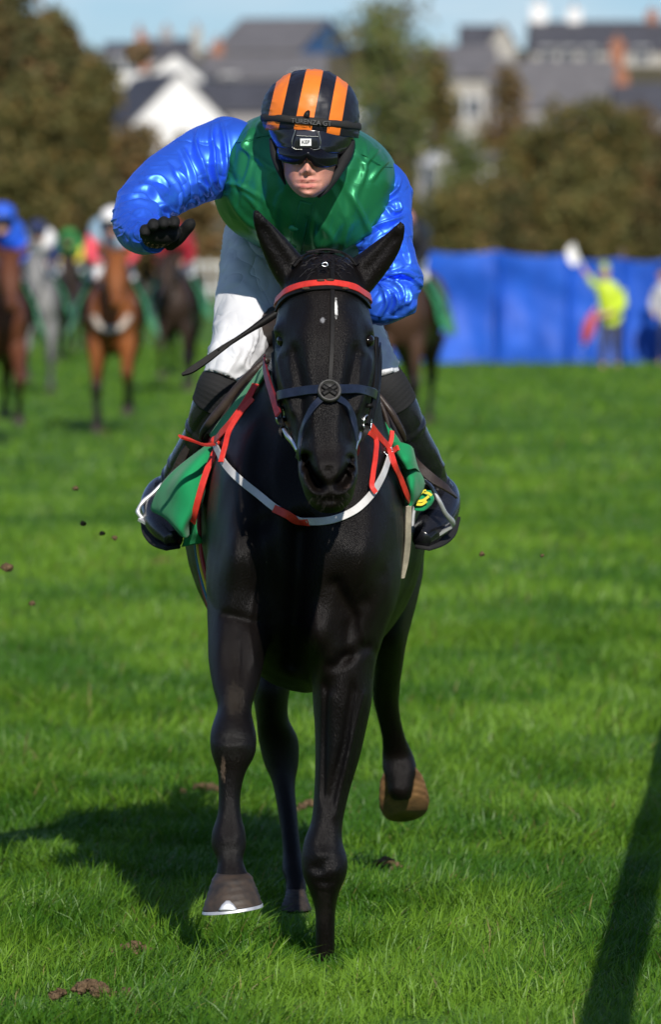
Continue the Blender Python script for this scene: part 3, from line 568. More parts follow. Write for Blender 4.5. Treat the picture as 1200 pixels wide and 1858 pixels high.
def coat_mat(name, col, col2, rough=0.42, marks=(), bump=0.55):
    m = mat(name, col, rough=rough, spec=0.155, var=1.0, vscale=3.0, col2=col2, bump=bump, bscale=380, bdist=0.0045, rvar=0.08)
    for nd in m.node_tree.nodes:      # short hair lies along the body
        if nd.type == 'BUMP':
            tn = nd.inputs['Height'].links[0].from_node; tn.inputs['Scale'].default_value = 1.0; tn.inputs['Detail'].default_value = 4
            mp = m.node_tree.nodes.new('ShaderNodeMapping'); mp.inputs['Scale'].default_value = (650, 650, 130); m.node_tree.links.new(tn.inputs['Vector'].links[0].from_socket, mp.inputs[0]); m.node_tree.links.new(mp.outputs[0], tn.inputs['Vector'])
    nt = m.node_tree; L = nt.links; b = nt.nodes['Principled BSDF']; src = b.inputs['Base Color'].links[0].from_socket
    tc = nt.nodes.new('ShaderNodeTexCoord'); n = nt.nodes.new('ShaderNodeTexNoise'); n.inputs['Scale'].default_value = 150; L.new(tc.outputs['Object'], n.inputs['Vector'])
    if marks:            # scattered flecks of dried dirt
        v = nt.nodes.new('ShaderNodeTexNoise'); v.inputs['Scale'].default_value = 170; v.inputs['Detail'].default_value = 2; L.new(tc.outputs['Object'], v.inputs['Vector'])
        vr = nt.nodes.new('ShaderNodeMapRange'); vr.inputs[1].default_value = 0.72; vr.inputs[2].default_value = 0.80; vr.inputs[4].default_value = 0.8; L.new(v.outputs['Fac'], vr.inputs[0])
        vx = nt.nodes.new('ShaderNodeMix'); vx.data_type = 'RGBA'; L.new(vr.outputs[0], vx.inputs[0]); L.new(src, vx.inputs[6]); vx.inputs[7].default_value = (0.09, 0.075, 0.06, 1); src = vx.outputs[2]
    for (c, r, colr) in marks:
        # a coat marking: white or dusty hair round a point
        d = nt.nodes.new('ShaderNodeVectorMath'); d.operation = 'SUBTRACT'; L.new(tc.outputs['Object'], d.inputs[0]); d.inputs[1].default_value = c
        s = nt.nodes.new('ShaderNodeVectorMath'); s.operation = 'DIVIDE'; L.new(d.outputs[0], s.inputs[0]); s.inputs[1].default_value = r
        l = nt.nodes.new('ShaderNodeVectorMath'); l.operation = 'LENGTH'; L.new(s.outputs[0], l.inputs[0])
        ad = nt.nodes.new('ShaderNodeMath'); ad.operation = 'MULTIPLY_ADD'; L.new(n.outputs['Fac'], ad.inputs[0]); ad.inputs[1].default_value = 1.6; L.new(l.outputs['Value'], ad.inputs[2])
        mr_ = nt.nodes.new('ShaderNodeMapRange'); mr_.inputs[1].default_value = 1.35; mr_.inputs[2].default_value = 1.9; mr_.inputs[3].default_value = 1.0; mr_.inputs[4].default_value = 0.0; L.new(ad.outputs[0], mr_.inputs[0])
        mx = nt.nodes.new('ShaderNodeMix'); mx.data_type = 'RGBA'; L.new(mr_.outputs[0], mx.inputs[0]); L.new(src, mx.inputs[6]); mx.inputs[7].default_value = (*colr, 1); src = mx.outputs[2]
    L.new(src, b.inputs['Base Color']); return m
MAT_BLACK = coat_mat('black_coat', (0.0026, 0.0024, 0.0025), (0.0072, 0.0050, 0.0040), 0.37, [
    (tuple(P(586, 581, -0.575)), (0.0065, 0.06, 0.006), (0.20, 0.20, 0.21)), (tuple(P(610, 560, -0.56)), (0.0040, 0.06, 0.022), (0.75, 0.75, 0.74)),
    (tuple(P(425, 1270, -0.2)), (0.025, 0.2, 0.04), (0.020, 0.016, 0.012)), (tuple(P(405, 1395, -0.3)), (0.006, 0.1, 0.028), (0.10, 0.07, 0.05)), (tuple(P(420, 1345, -0.3)), (0.03, 0.2, 0.04), (0.011, 0.010, 0.009)),
    (tuple(P(630, 880, -0.72)), (0.018, 0.05, 0.014), (0.045, 0.032, 0.026)), (tuple(P(585, 1640, 0)), (0.02, 0.2, 0.05), (0.012, 0.010, 0.009)), (tuple(P(415, 1540, -0.3)), (0.03, 0.2, 0.02), (0.010, 0.009, 0.008))])

def shape_head(s):
    # brow ridges and eye sockets
    for sx, ex in ((-1, 500), (1, 682)):
        s.push(P(ex, 597, -0.46), (0.026, 0.045, 0.016), (sx * 0.011, -0.016, 0.000))
        s.push(P(ex + sx * -4, 622, -0.47), (0.015, 0.03, 0.011), (-sx * 0.012, 0.012, 0)); s.crease([P(ex - sx * 26, 636, -0.55), P(ex - sx * 10, 642, -0.5)], (0.012, 0.03, 0.006), (0, -0.006, 0))
        s.push(P(ex - sx * 36, 560, -0.54), (0.03, 0.04, 0.03), (0, 0.012, 0))               # hollow above the eye
        s.crease([P(ex + sx * -8, 655, -0.50), P(ex - sx * 22, 710, -0.56), P(ex - sx * 30, 745, -0.6)], (0.010, 0.03, 0.012), (sx * 0.006, -0.007, 0))   # facial crest
        s.crease([P(ex - sx * 32, 640, -0.58), P(ex - sx * 44, 700, -0.62), P(ex - sx * 46, 790, -0.66)], (0.015, 0.04, 0.018), (-sx * 0.004, 0.018, 0))  # beside the nasal bone
        s.push(P(ex - sx * 14, 690, -0.35), (0.02, 0.12, 0.08), (sx * 0.010, 0, 0))             # jaw
    s.push(P(590, 600, -0.60), (0.03, 0.05, 0.05), (0, -0.008, 0))
    # nostrils: rim first, then the deep comma shaped opening
    for pts, rim in (([P(553, 834, -0.70), P(557, 850, -0.71), P(567, 868, -0.72), P(578, 882, -0.72)], P(556, 858, -0.7)), ([P(642, 836, -0.70), P(638, 851, -0.71), P(629, 867, -0.72), P(618, 880, -0.72)], P(640, 860, -0.7))):
        s.crease(pts, (0.021, 0.04, 0.019), (0, -0.016, 0))
        s.crease(pts, (0.0125, 0.06, 0.010), (0, 0.105, 0.004))
    s.crease([P(597, 855, -0.72), P(597, 890, -0.72)], (0.007, 0.03, 0.01), (0, 0.010, 0))
    s.push(P(597, 838, -0.71), (0.026, 0.03, 0.016), (0, -0.006, 0))
    s.crease([P(556, 899, -0.68), P(575, 907, -0.71), P(598, 909, -0.715), P(622, 906, -0.71), P(640, 896, -0.68)], (0.02, 0.03, 0.0045), (0, 0.006, 0))     # mouth line
    s.push(P(598, 920, -0.70), (0.028, 0.03, 0.011), (0, -0.006, -0.002))
    s.crease([P(514, 770, -0.5), P(540, 838, -0.60)], (0.02, 0.05, 0.006), (0.003, 0.004, 0))
    # ear hollows
    for sx, pts in ((-1, [P(530, 492, -0.40), P(503, 452, -0.405), P(480, 416, -0.405)]), (1, [P(662, 494, -0.40), P(693, 459, -0.405), P(715, 430, -0.405)])):
        s.crease(pts, (0.008, 0.03, 0.008), (0, 0.007, 0))
def shape_body(s):
    # chest: groove between the pectorals, shoulder points, breast
    s.crease([P(545, 965, -0.1), P(540, 1050, -0.1), P(536, 1130, -0.08), P(530, 1200, 0)], (0.028, 0.12, 0.03), (0, 0.052, 0))
    s.push(P(432, 1010, -0.05), (0.050, 0.14, 0.085), (-0.006, -0.070, 0))
    s.push(P(655, 1010, -0.05), (0.068, 0.14, 0.095), (0.004, -0.058, 0))
    s.push(P(580, 1160, -0.04), (0.040, 0.12, 0.065), (0, -0.066, 0))
    s.push(P(500, 1140, -0.04), (0.03, 0.12, 0.06), (0, -0.012, 0))
    s.crease([P(470, 960, -0.08), P(490, 1050, -0.09), P(500, 1110, -0.08), P(482, 1180, -0.06)], (0.026, 0.1, 0.026), (0.0, 0.018, 0))
    s.crease([P(610, 1060, -0.08), P(640, 1120, -0.06), P(625, 1190, -0.02), P(600, 1240, 0)], (0.017, 0.1, 0.017), (0, 0.022, 0))
    s.crease([P(604, 1206, -0.02), P(634, 1186, -0.02), P(664, 1174, 0), P(682, 1190, 0.05)], (0.016, 0.1, 0.013), (0, 0.017, 0))
    s.crease([P(376, 1078, 0.02), P(412, 1115, -0.08), P(462, 1129, -0.08)], (0.014, 0.1, 0.011), (0, 0.011, 0))
    s.crease([P(700, 960, 0.05), P(690, 1040, 0.0), P(660, 1090, -0.03)], (0.018, 0.1, 0.02), (0, 0.012, 0))
    s.crease([P(375, 1090, 0.02), P(420, 1125, -0.1), P(470, 1130, -0.1)], (0.03, 0.1, 0.03), (0, 0.008, 0))
    s.crease([P(480, 760, -0.05), P(470, 850, -0.04), P(480, 940, -0.08)], (0.025, 0.1, 0.03), (0, 0.020, 0))      # jugular groove
    s.crease([P(420, 880, 0.1), P(408, 960, 0.0), P(420, 1060, 0)], (0.018, 0.1, 0.03), (-0.002, 0.014, 0))
    # fore arms: muscle, tendons, knee bones
    s.push(P(455, 1180, -0.16), (0.025, 0.06, 0.05), (0.006, -0.012, 0)); s.push(P(400, 1170, -0.15), (0.022, 0.06, 0.06), (-0.003, -0.012, 0))
    s.crease([P(428, 1150, -0.18), P(432, 1210, -0.2), P(430, 1270, -0.26)], (0.008, 0.05, 0.02), (0, 0.014, 0))
    s.push(P(424, 1322, -0.32), (0.026, 0.03, 0.018), (0, -0.006, 0)); s.push(P(424, 1352, -0.33), (0.026, 0.03, 0.012), (0, -0.007, 0))
    s.crease([P(392, 1338, -0.3), P(424, 1340, -0.34), P(455, 1340, -0.3)], (0.02, 0.03, 0.006), (0, 0.003, 0))
    s.push(P(588, 1548, -0.07), (0.026, 0.03, 0.012), (0, -0.007, 0)); s.push(P(575, 1575, -0.07), (0.016, 0.03, 0.011), (0, 0.008, 0)); s.push(P(606, 1578, -0.07), (0.016, 0.03, 0.014), (0, -0.007, 0)); s.push(P(588, 1598, -0.07), (0.022, 0.03, 0.006), (0, 0.006, 0))
    s.crease([P(640, 1255, -0.05), P(625, 1350, -0.04), P(600, 1450, -0.03)], (0.008, 0.05, 0.02), (0, 0.013, 0))
    s.crease([P(592, 1260, -0.04), P(590, 1350, -0.03), P(588, 1440, -0.03)], (0.006, 0.05, 0.02), (0, 0.011, 0))
    s.crease([P(660, 1260, 0.0), P(640, 1340, -0.02), P(622, 1420, -0.01), P(608, 1480, -0.03)], (0.0045, 0.04, 0.01), (0, -0.007, 0))
    s.push(P(415, 1528, -0.36), (0.02, 0.03, 0.014), (0, -0.005, 0))
    # veins on the shoulder and arm
    s.crease([P(450, 1020, -0.1), P(462, 1080, -0.12), P(450, 1140, -0.13), P(462, 1200, -0.14)], (0.0045, 0.05, 0.006), (0, -0.0075, 0))
    s.crease([P(690, 1000, -0.05), P(650, 1090, -0.08), P(662, 1170, -0.05)], (0.0045, 0.05, 0.006), (0, -0.0075, 0))
    fine = fbm(s.co * np.array([13.0, 13.0, 7.0]), 2) * 0.0050
    c0 = np.array([CX, 0.6, 1.0]); d = s.co - c0; d /= np.linalg.norm(d, axis=1, keepdims=True); s.co += d * fine[:, None]

def build_lead():
    parts = [loft(TRUNK, 60, 40), loft(NECK, 60, 40), loft(HEAD, 90, 56)] + EARS + [loft(r, 90, 28) for r in (FORE_L, FORE_R, HIND_L, HIND_R)]
    s = Skin(parts, 0.0062); s.taubin(10)
    for c, r, n in (((CX - 0.13, 0.0, 0.82), (0.12, 0.2, 0.16), 60), ((CX + 0.13, 0.02, 0.80), (0.12, 0.2, 0.16), 60), ((CX, 0.0, 1.12), (0.25, 0.25, 0.22), 90), ((CX, -0.05, 1.42), (0.11, 0.12, 0.10), 40), ((CX - 0.1, 1.35, 0.7), (0.2, 0.3, 0.15), 50), ((CX + 0.15, 1.45, 0.75), (0.2, 0.3, 0.2), 50), (tuple(P(535, 512, -0.38)), (0.03, 0.05, 0.025), 14), (tuple(P(652, 512, -0.38)), (0.03, 0.05, 0.025), 14)):
        s.relax(c, r, n)
    shape_body(s); shape_head(s); s.taubin(3)
    return s.done('horse', MAT_BLACK)
horse = build_lead()
tag(horse, 'black galloping racehorse in the middle, with a small white star on its forehead', 'horse', 'racehorses running towards the camera')
HB = bvh_of(horse)

MAT_HOOF = mat('hoof_horn', (0.018, 0.015, 0.013), rough=0.6, var=0.4, vscale=34, col2=(0.060, 0.040, 0.026), bump=0.5, bscale=90)
MAT_HOOF_Y = mat('pale_hoof_horn', (0.30, 0.165, 0.070), rough=0.5, var=0.45, vscale=30, bump=0.5, bscale=90, col2=(0.10, 0.055, 0.030))
MAT_STEEL = mat('aluminium', (0.75, 0.76, 0.78), rough=0.28, metal=1.0, var=0.1, vscale=60)
MAT_SHOE = mat('worn_plate', (0.62, 0.63, 0.65), rough=0.45, metal=0.6, var=0.15, vscale=60)
MAT_EYE = mat('eye', (0.006, 0.004, 0.003), rough=0.12, spec=0.35)
MAT_HAIR = mat('black_hair', (0.010, 0.008, 0.008), rough=0.5, var=0.3, vscale=60)
MAT_WHISK = mat('whisker', (0.03, 0.025, 0.02), rough=0.7)

def hoof(rows, m, parent, shoe_rows=None, clip=None):
    G = loft_grid(rows, 26, 40); n = grid_normals(G)
    u = np.linspace(0, 1, 26)[:, None] + 0 * G[..., 0]; G = G + n * (0.0005 * np.sin(u * 34 + 0.6 * np.sin(np.linspace(0, 6.28, 40))[None]))[..., None]
    o = mesh_obj('hoof', *grid_mesh(G), m, parent)
    if shoe_rows:
        parts = [loft(shoe_rows, 6, 40)]
        if clip: parts.append(loft(clip, 8, 10))
        mesh_obj('horseshoe', *join(parts), MAT_SHOE, o)
    return o
def tilt(py, xl, xr, Y, hy, dz, e=2.2):           # hoof ring whose right end sits dz metres above its left end
    r = hr(py, xl, xr, Y, hy, e); r[5] += dz; return r
hoof([hr(1584, 393, 450, -0.355, 0.045), tilt(1591, 386, 457, -0.365, 0.054, 0.002), tilt(1604, 381, 462, -0.375, 0.059, 0.003), tilt(1626, 373, 470, -0.39, 0.065, 0.006), tilt(1646, 367, 476, -0.40, 0.068, 0.008)], MAT_HOOF, horse,
     [tilt(1646, 367, 477, -0.40, 0.069, 0.008), tilt(1652, 366, 478, -0.402, 0.070, 0.008)],
     [hr(1652, 396, 432, -0.468, 0.004), hr(1642, 402, 425, -0.466, 0.004), hr(1634, 410, 417, -0.460, 0.003)])
hoof([hr(1612, 521, 553, 1.07, 0.04), hr(1626, 517, 557, 1.05, 0.05), hr(1650, 508, 566, 1.03, 0.06)], MAT_HOOF, horse)
def hind_hoof():
    a = P(727, 1404, 1.80); b = P(736, 1468, 1.86); rows = []
    for f, w, d, lift in ((0.0, 31, 0.042, 0.0), (0.18, 38, 0.05, 0.012), (0.5, 43, 0.056, 0.016), (0.85, 45, 0.060, 0.018), (1.0, 41, 0.056, 0.018)):
        c = a.lerp(b, f); rows.append(ring(c, (M(w, 1.82), 0, M(w, 1.82) * 0.10), (0, d * 0.75, -d * 0.62), 2.2))
    hoof(rows, MAT_HOOF_Y, horse)
hind_hoof()
for ex in (503.5, 678.5):
    mesh_obj('eye', *ball(P(ex + (11 if ex < 600 else -11), 618, -0.468), (0.0145, 0.020, 0.0135), 14, 20), MAT_EYE, horse)
def hair_strands(name, roots, dirs, length, r, m, parent, seg=5, droop=0.3):
    parts = []
    for p, d in zip(roots, dirs):
        L = length * random.uniform(0.6, 1.2); pts = [Vector(p) + Vector(d) * L * k / (seg - 1) + Vector((0, 0, -droop * L * (k / (seg - 1)) ** 2)) for k in range(seg)]
        parts.append(loft(tube_rows(pts, [r, r, r * 0.8, r * 0.6, r * 0.2][:seg]), 6, 4))
    return mesh_obj(name, *join(parts), m, parent)
rt, dr = [], []
for k in range(36):
    a = random.uniform(-1, 1); p = P(598 + a * 34, random.uniform(893, 926), -0.9); h = HB.ray_cast(p, Vector((0, 1, 0)))
    if h[0]: rt.append(h[0]); dr.append((h[1] + Vector((a * 0.5, -0.2, -0.55))).normalized())
hair_strands('whiskers', rt, dr, 0.012, 0.00025, MAT_WHISK, horse)
rt, dr = [], []
for k in range(120):
    px = random.gauss(588, 22); p = P(px, random.uniform(466, 500), -0.9); h = HB.ray_cast(p, Vector((0, 1, 0)))
    if h[0]: rt.append(h[0] - Vector((0, -0.004, 0))); dr.append(Vector((random.gauss((px - 588) / 60, 0.35), -0.35, random.uniform(-0.2, 0.8))).normalized())
hair_strands('forelock', rt, dr, 0.020, 0.0009, MAT_HAIR, horse, droop=0.6)
rt, dr = [], []
for k in range(420):
    f = random.random(); Y = -0.05 + 0.62 * f; h = HB.ray_cast(Vector((CX + random.gauss(0, 0.012), Y, 2.2)), Vector((0, 0, -1)))
    if h[0]: rt.append(h[0]); dr.append(Vector((random.uniform(-0.9, 0.4), 0.5, random.uniform(0.1, 0.6))).normalized())
hair_strands('mane', rt, dr, 0.06, 0.0014, MAT_HAIR, horse, droop=0.8)
# tail streaming behind
tp = [tube([(CX, 2.05, 1.22), (CX + random.gauss(0, 0.03), 2.3, 1.26), (CX + random.gauss(0, 0.06), 2.6, 1.1), (CX + random.gauss(0, 0.08), 2.85, 0.85)], [0.03, 0.03, 0.02, 0.004], 16, 6) for k in range(22)]
mesh_obj('tail', *join(tp), MAT_HAIR, horse)

# ------------------------------------------------------------------ tack
MAT_NAVY = mat('navy_leather', (0.008, 0.012, 0.026), rough=0.33, spec=0.5, var=0.3, vscale=80)
MAT_STRAP = mat('black_leather', (0.0055, 0.005, 0.005), rough=0.55, spec=0.18, var=0.4, vscale=70, bump=0.2, bscale=300)
MAT_RED = mat('red_webbing', (0.62, 0.035, 0.022), rough=0.42, var=0.18, vscale=50, bump=0.15, bscale=600)
MAT_DRED = mat('dark_red_rubber', (0.13, 0.012, 0.018), rough=0.5, var=0.3, vscale=40)
MAT_WSTRAP = mat('white_strap', (0.66, 0.65, 0.64), rough=0.55, var=0.2, vscale=18, col2=(0.42, 0.41, 0.40), bump=0.2, bscale=300)
MAT_CLOTHG = mat('green_cloth', (0.008, 0.245, 0.085), rough=0.8, spec=0.2, var=0.12, vscale=12, bump=0.3, bscale=900, sheen=0.1)
MAT_BROWNL = mat('brown_leather', (0.030, 0.020, 0.015), rough=0.45, var=0.5, vscale=25, bump=0.3, bscale=200)
MAT_CREAMS = mat('cream_webbing', (0.42, 0.37, 0.28), rough=0.8, var=0.25, vscale=45, bump=0.3, bscale=400)
MAT_YEL = mat('yellow_print', (0.72, 0.60, 0.03), rough=0.6, var=0.1, vscale=50)
MAT_MUD = mat('mud', (0.05, 0.028, 0.016), rough=0.95, var=0.4, vscale=200)
CAMP = Vector((0, -CAM_D, CAM_H))
def drape(px, py, bvh=None, Y0=-1.2, lift=0.004, guess=None):
    """surface point of the horse under a photo pixel, starting the search at depth Y0"""
    a = P(px, py, Y0); d = (a - CAMP).normalized(); h = (bvh or HB).ray_cast(a, d, 3.0)
    if h[0] is None or (guess is not None and abs(h[0].y - guess) > 0.15):
        q = P(px, py, guess if guess is not None else 0.0); h = (bvh or HB).find_nearest(q)
        return q, h[1]
    return h[0] + h[1] * lift, h[1]
def strap(name, pix, w, m, parent, Y0=-1.2, lift=0.004, th=0.004, guess=None, n=None):
    r = [drape(*p[:2], Y0=Y0, lift=lift, guess=(p[2] if len(p) > 2 else guess)) for p in pix]
    return mesh_obj(name, *ribbon([a for a, _ in r], [b for _, b in r], w, th, n), m, parent, False)
def free_strap(name, pts, w, m, parent, nrm=(0, -1, 0), th=0.004, n=None):
    return mesh_obj(name, *ribbon(pts, [nrm] * len(pts), w, th, n), m, parent, False)

bridle = empty('bridle', P(597, 700, -0.6)); tag(bridle, 'dark bridle with red browband on the head of the black horse', 'bridle')
bl = np.array(bridle.location)
def fix(o, root):                # keep world placement under a root that is not at the origin
    o.parent = root; o.matrix_parent_inverse = Matrix.Translation(root.location).inverted(); return o
o = strap('browband', [(504, 556), (512, 541), (530, 527), (560, 519), (600, 517), (636, 522), (656, 533), (669, 550)], 0.0165, MAT_RED, None, lift=0.006, th=0.006, n=70); fix(o, bridle)
fix(strap('browband_edge', [(505, 563), (513, 548), (531, 534), (560, 526), (600, 524), (636, 529), (655, 540), (668, 557)], 0.011, MAT_STRAP, None, lift=0.004, th=0.006, n=70), bridle)
for a, b in ((583, 515), (560, 527), (622, 527), (598, 514)):
    q, nn = drape(a, b, lift=0.010); fix(mesh_obj('mud_spot', *ball(q, (0.006 + 0.004 * random.random(), 0.003, 0.003)), MAT_MUD), bridle)
fix(strap('face_strap', [(604, 470), (603, 500), (603, 540), (603, 580), (602, 630), (600, 680), (599, 700)], 0.009, MAT_STRAP, None, lift=0.003, th=0.004), bridle)
fix(strap('headpiece', [(536, 486), (552, 470), (575, 462), (592, 461), (612, 462), (628, 468), (648, 484)], 0.012, MAT_STRAP, None, lift=0.006, th=0.005, guess=-0.38), bridle)
fix(strap('noseband', [(508, 722), (520, 716), (550, 711), (580, 709), (615, 708), (645, 708), (668, 711), (676, 716)], 0.0195, MAT_NAVY, None, lift=0.009, th=0.0035, n=60), bridle)
fix(strap('grackle_strap', [(588, 722), (572, 740), (560, 765), (552, 790), (549, 815), (546, 830)], [0.015] * 6, MAT_NAVY, None, lift=0.008, th=0.0035), bridle)
fix(strap('grackle_strap', [(606, 722), (624, 735), (635, 755), (640, 780), (642, 800)], [0.016] * 5, MAT_NAVY, None, lift=0.008, th=0.0035), bridle)
q, nn = drape(597, 713, lift=0.007); dz = Vector((0, 0, 1)); sd = nn.cross(dz).normalized(); up = sd.cross(nn).normalized()
def disc(c, r, h, m, name, inner=0.0):
    prof = [(0.002, 0), (r, 0), (r, h * 0.6), (r * 0.93, h), (r * 0.80, h), (r * 0.74, h * 0.55), (0.002, h * 0.55)]
    rows = [[tuple(c + sd * (a * math.cos(t)) + up * (a * math.sin(t)) + nn * b) for t in np.linspace(0, 2 * math.pi, 36, endpoint=False)] for a, b in prof]
    return mesh_obj(name, *grid_mesh(np.array(rows), caps=False), m)
MAT_ROSET = mat('worn_black_rosette', (0.035, 0.033, 0.031), rough=0.5, var=0.6, vscale=70, bump=0.4, bscale=200)
ro = fix(disc(q, M(22, -0.64), 0.012, MAT_ROSET, 'rosette'), bridle)
for an in (0.6, -0.55):
    u = sd * math.cos(an) + up * math.sin(an); pts = [q + nn * 0.010 + u * t * M(15, -0.64) for t in (-1, 0, 1)]
    x = mesh_obj('cross_lace', *ribbon(pts, [nn] * 3, 0.010, 0.005), MAT_STRAP); fix(x, bridle)
# cheek pieces, bit, reins on both sides
for sx, cheek, rg, ring_c, bit in ((-1, [(497, 600, -0.40), (500, 640, -0.42), (503, 690, -0.46), (508, 740, -0.50), (513, 775, -0.53)], [(480, 664, -0.34), (486, 690, -0.44), (496, 722, -0.52), (505, 752, -0.56)], (508, 752), [(515, 778), (522, 790), (533, 803), (541, 818)]),
                                   (1, [(684, 612, -0.40), (683, 650, -0.42), (681, 690, -0.46), (676, 735, -0.50), (668, 770, -0.53)], [(690, 640, -0.2), (688, 690, -0.3), (682, 730, -0.42), (672, 760, -0.5)], (668, 765), [(654, 785), (650, 795), (645, 806), (643, 816)])):
    pts = [P(*c) for c in cheek]; fix(free_strap('cheekpiece', pts, 0.010, MAT_STRAP, None, nrm=(sx * 0.8, -0.6, 0), th=0.005), bridle)
    pts = [P(c[0] + sx * 5, c[1], c[2] + 0.03) for c in cheek[1:]]; fix(free_strap('cheekpiece', pts, 0.008, MAT_STRAP, None, nrm=(sx * 0.8, -0.6, 0), th=0.004), bridle)
    pts = [P(*c) for c in rg]; fix(free_strap('rein', [P(rg[0][0] + sx * 0, rg[0][1] - 14, -0.15 if sx < 0 else 0.0)] + pts, 0.017 if sx < 0 else 0.012, MAT_DRED if sx < 0 else MAT_STRAP, None, nrm=(sx * 0.6, -0.8, 0), th=0.005), bridle)
    c = P(ring_c[0] - sx * 1, ring_c[1] + 3, -0.52); pts = [c + Vector((0.012 * math.cos(t) * 0.7, 0.012 * math.cos(t) * 0.7, 0.017 * math.sin(t))) for t in np.linspace(0, 2 * math.pi, 14)]
    fix(mesh_obj('bit_ring', *tube(pts, 0.0022, 40, 8)), bridle).data.materials.append(MAT_STEEL)
    pts = [P(a, b, -0.545 - 0.01 * i) for i, (a, b) in enumerate(bit)]; fix(mesh_obj('bit', *tube(pts, [0.004, 0.0065, 0.0065, 0.0055], 24, 12)), bridle).data.materials.append(MAT_STEEL)
    for k in range(3):          # buckles and keepers
        a, b = cheek[4][0] - sx * (-2 + 2 * k), cheek[4][1] - 34 + 20 * k; fix(mesh_obj('keeper', *box(P(a, b, -0.51), (0.0085, 0.007, 0.0045))), bridle).data.materials.append(MAT_STRAP)
    pts = [P(cheek[4][0], cheek[4][1], -0.52), P((cheek[4][0] + bit[0][0]) / 2 + sx * 4, (cheek[4][1] + bit[1][1]) / 2, -0.53), P(bit[1][0] + sx * 5, bit[1][1] + 4, -0.53)]; fix(free_strap('bit_strap', pts, 0.011, MAT_STRAP, None, nrm=(0, -1, 0), th=0.006), bridle)
pts = [P(555, 458, -0.30), P(575, 454, -0.30), P(598, 453, -0.30), P(620, 458, -0.30), P(634, 468, -0.28)]
fix(mesh_obj('rein_loop', *tube(pts, 0.0028, 24, 8)), bridle).data.materials.append(MAT_STRAP)
c = P(590, 480, -0.52); fix(mesh_obj('buckle', *tube([c + Vector((0.006 * math.cos(t), -0.004, 0.004 * math.sin(t))) for t in np.linspace(0, 2 * math.pi, 14)], 0.0016, 30, 6)), bridle).data.materials.append(MAT_STEEL)

# breastplate
bp = empty('breastplate', P(560, 940, -0.1)); tag(bp, 'breastplate of red straps with a white chest band on the black horse', 'breastplate')
fix(strap('chest_band', [(392, 798, 0.30), (402, 822), (415, 846), (440, 874), (470, 900), (505, 924), (540, 939), (572, 945), (605, 944), (640, 930), (668, 902), (688, 868), (700, 835), (706, 818, 0.30)], 0.0165, MAT_WSTRAP, None, Y0=-0.26, lift=0.008, th=0.0035, n=110), bp)
fix(strap('red_wrap', [(501, 923), (520, 933), (540, 940.5), (567, 945)], 0.0175, MAT_RED, None, Y0=-0.26, lift=0.009, th=0.006), bp)
def red(name, pix, w=0.011, m=MAT_RED, Y0=-0.20, lift=0.014):
    r = []
    for p in pix:
        a = P(p[0], p[1], Y0); h = HB.ray_cast(a, (a - CAMP).normalized(), 3.0)
        if h[0] is None or h[0].y > 0.62: q = P(p[0], p[1], p[2]); r.append((q, Vector((-0.3 if p[0] < 560 else 0.3, -1, 0))))
        else: r.append((h[0] + h[1] * lift + Vector((0, -0.012, 0)), (h[1] + Vector((0, -1.2, 0))).normalized()))
    return fix(mesh_obj(name, *ribbon([a for a, _ in r], [b for _, b in r], w * 1.15, 0.0035, 60), m, None, False), bp)
red('red_strap', [(474, 702, 0.26), (455, 735, 0.28), (432, 768, 0.30), (412, 790, 0.30), (400, 803, 0.30)], 0.015)
red('red_strap', [(468, 728, 0.22), (445, 755, 0.24), (426, 785, 0.26), (418, 815, 0.26), (411, 842, 0.24)], 0.011, MAT_RED)
fix(free_strap('red_strap', [P(394, 812, 0.25), P(376, 852, 0.24), P(364, 890, 0.235), P(354, 928, 0.25), P(350, 948, 0.28)], 0.015, MAT_RED, None, nrm=(-0.5, -0.85, 0), n=40), bp)
fix(free_strap('loose_end', [P(326, 792, 0.05), P(345, 798, 0.08), (P(370, 807, 0.14)), P(387, 806, 0.2)], 0.011, MAT_RED, None, nrm=(0, -0.7, 0.7), th=0.005), bp)
fix(mesh_obj('strap_knot', *ball(P(393, 800, 0.27), (0.014, 0.012, 0.012))), bp).data.materials.append(MAT_RED)
fix(free_strap('strap_tab', [P(408, 850, 0.1), P(412, 842, 0.1), P(418, 836, 0.1)], 0.016, MAT_RED, None), bp)
red('red_strap', [(662, 772, 0.2), (682, 800, 0.22), (696, 818, 0.25), (705, 845, 0.28), (716, 870, 0.29), (728, 900, 0.32), (735, 914, 0.33)], 0.013)
red('red_strap', [(660, 785, 0.18), (672, 800, 0.18), (673, 830, 0.12), (669, 870, 0.05), (668, 888, 0.0), (674, 898, -0.02)], 0.010)
fix(free_strap('loose_end', [P(712, 782, 0.18), P(710, 800, 0.17), P(702, 820, 0.16), P(703, 838, 0.2)], 0.010, MAT_RED, None, nrm=(0.3, -0.9, 0), th=0.005), bp)
fix(free_strap('loose_end', [P(723, 812, 0.14), P(710, 822, 0.16), P(702, 832, 0.18), P(706, 848, 0.22)], 0.012, MAT_RED, None, nrm=(0, -0.9, 0.3), th=0.006), bp)
for a, b in ((675, 801), (705, 818)):
    c = P(a, b, 0.10); fix(mesh_obj('buckle', *tube([c + Vector((0.009 * math.cos(t), 0, 0.009 * math.sin(t))) for t in np.linspace(0, 2 * math.pi, 14)], 0.0016, 30, 6)), bp).data.materials.append(MAT_STEEL)
fix(free_strap('red_tab', [P(648, 806, -0.3), P(650, 818, -0.3), P(647, 826, -0.3)], 0.008, MAT_RED, None), bp)

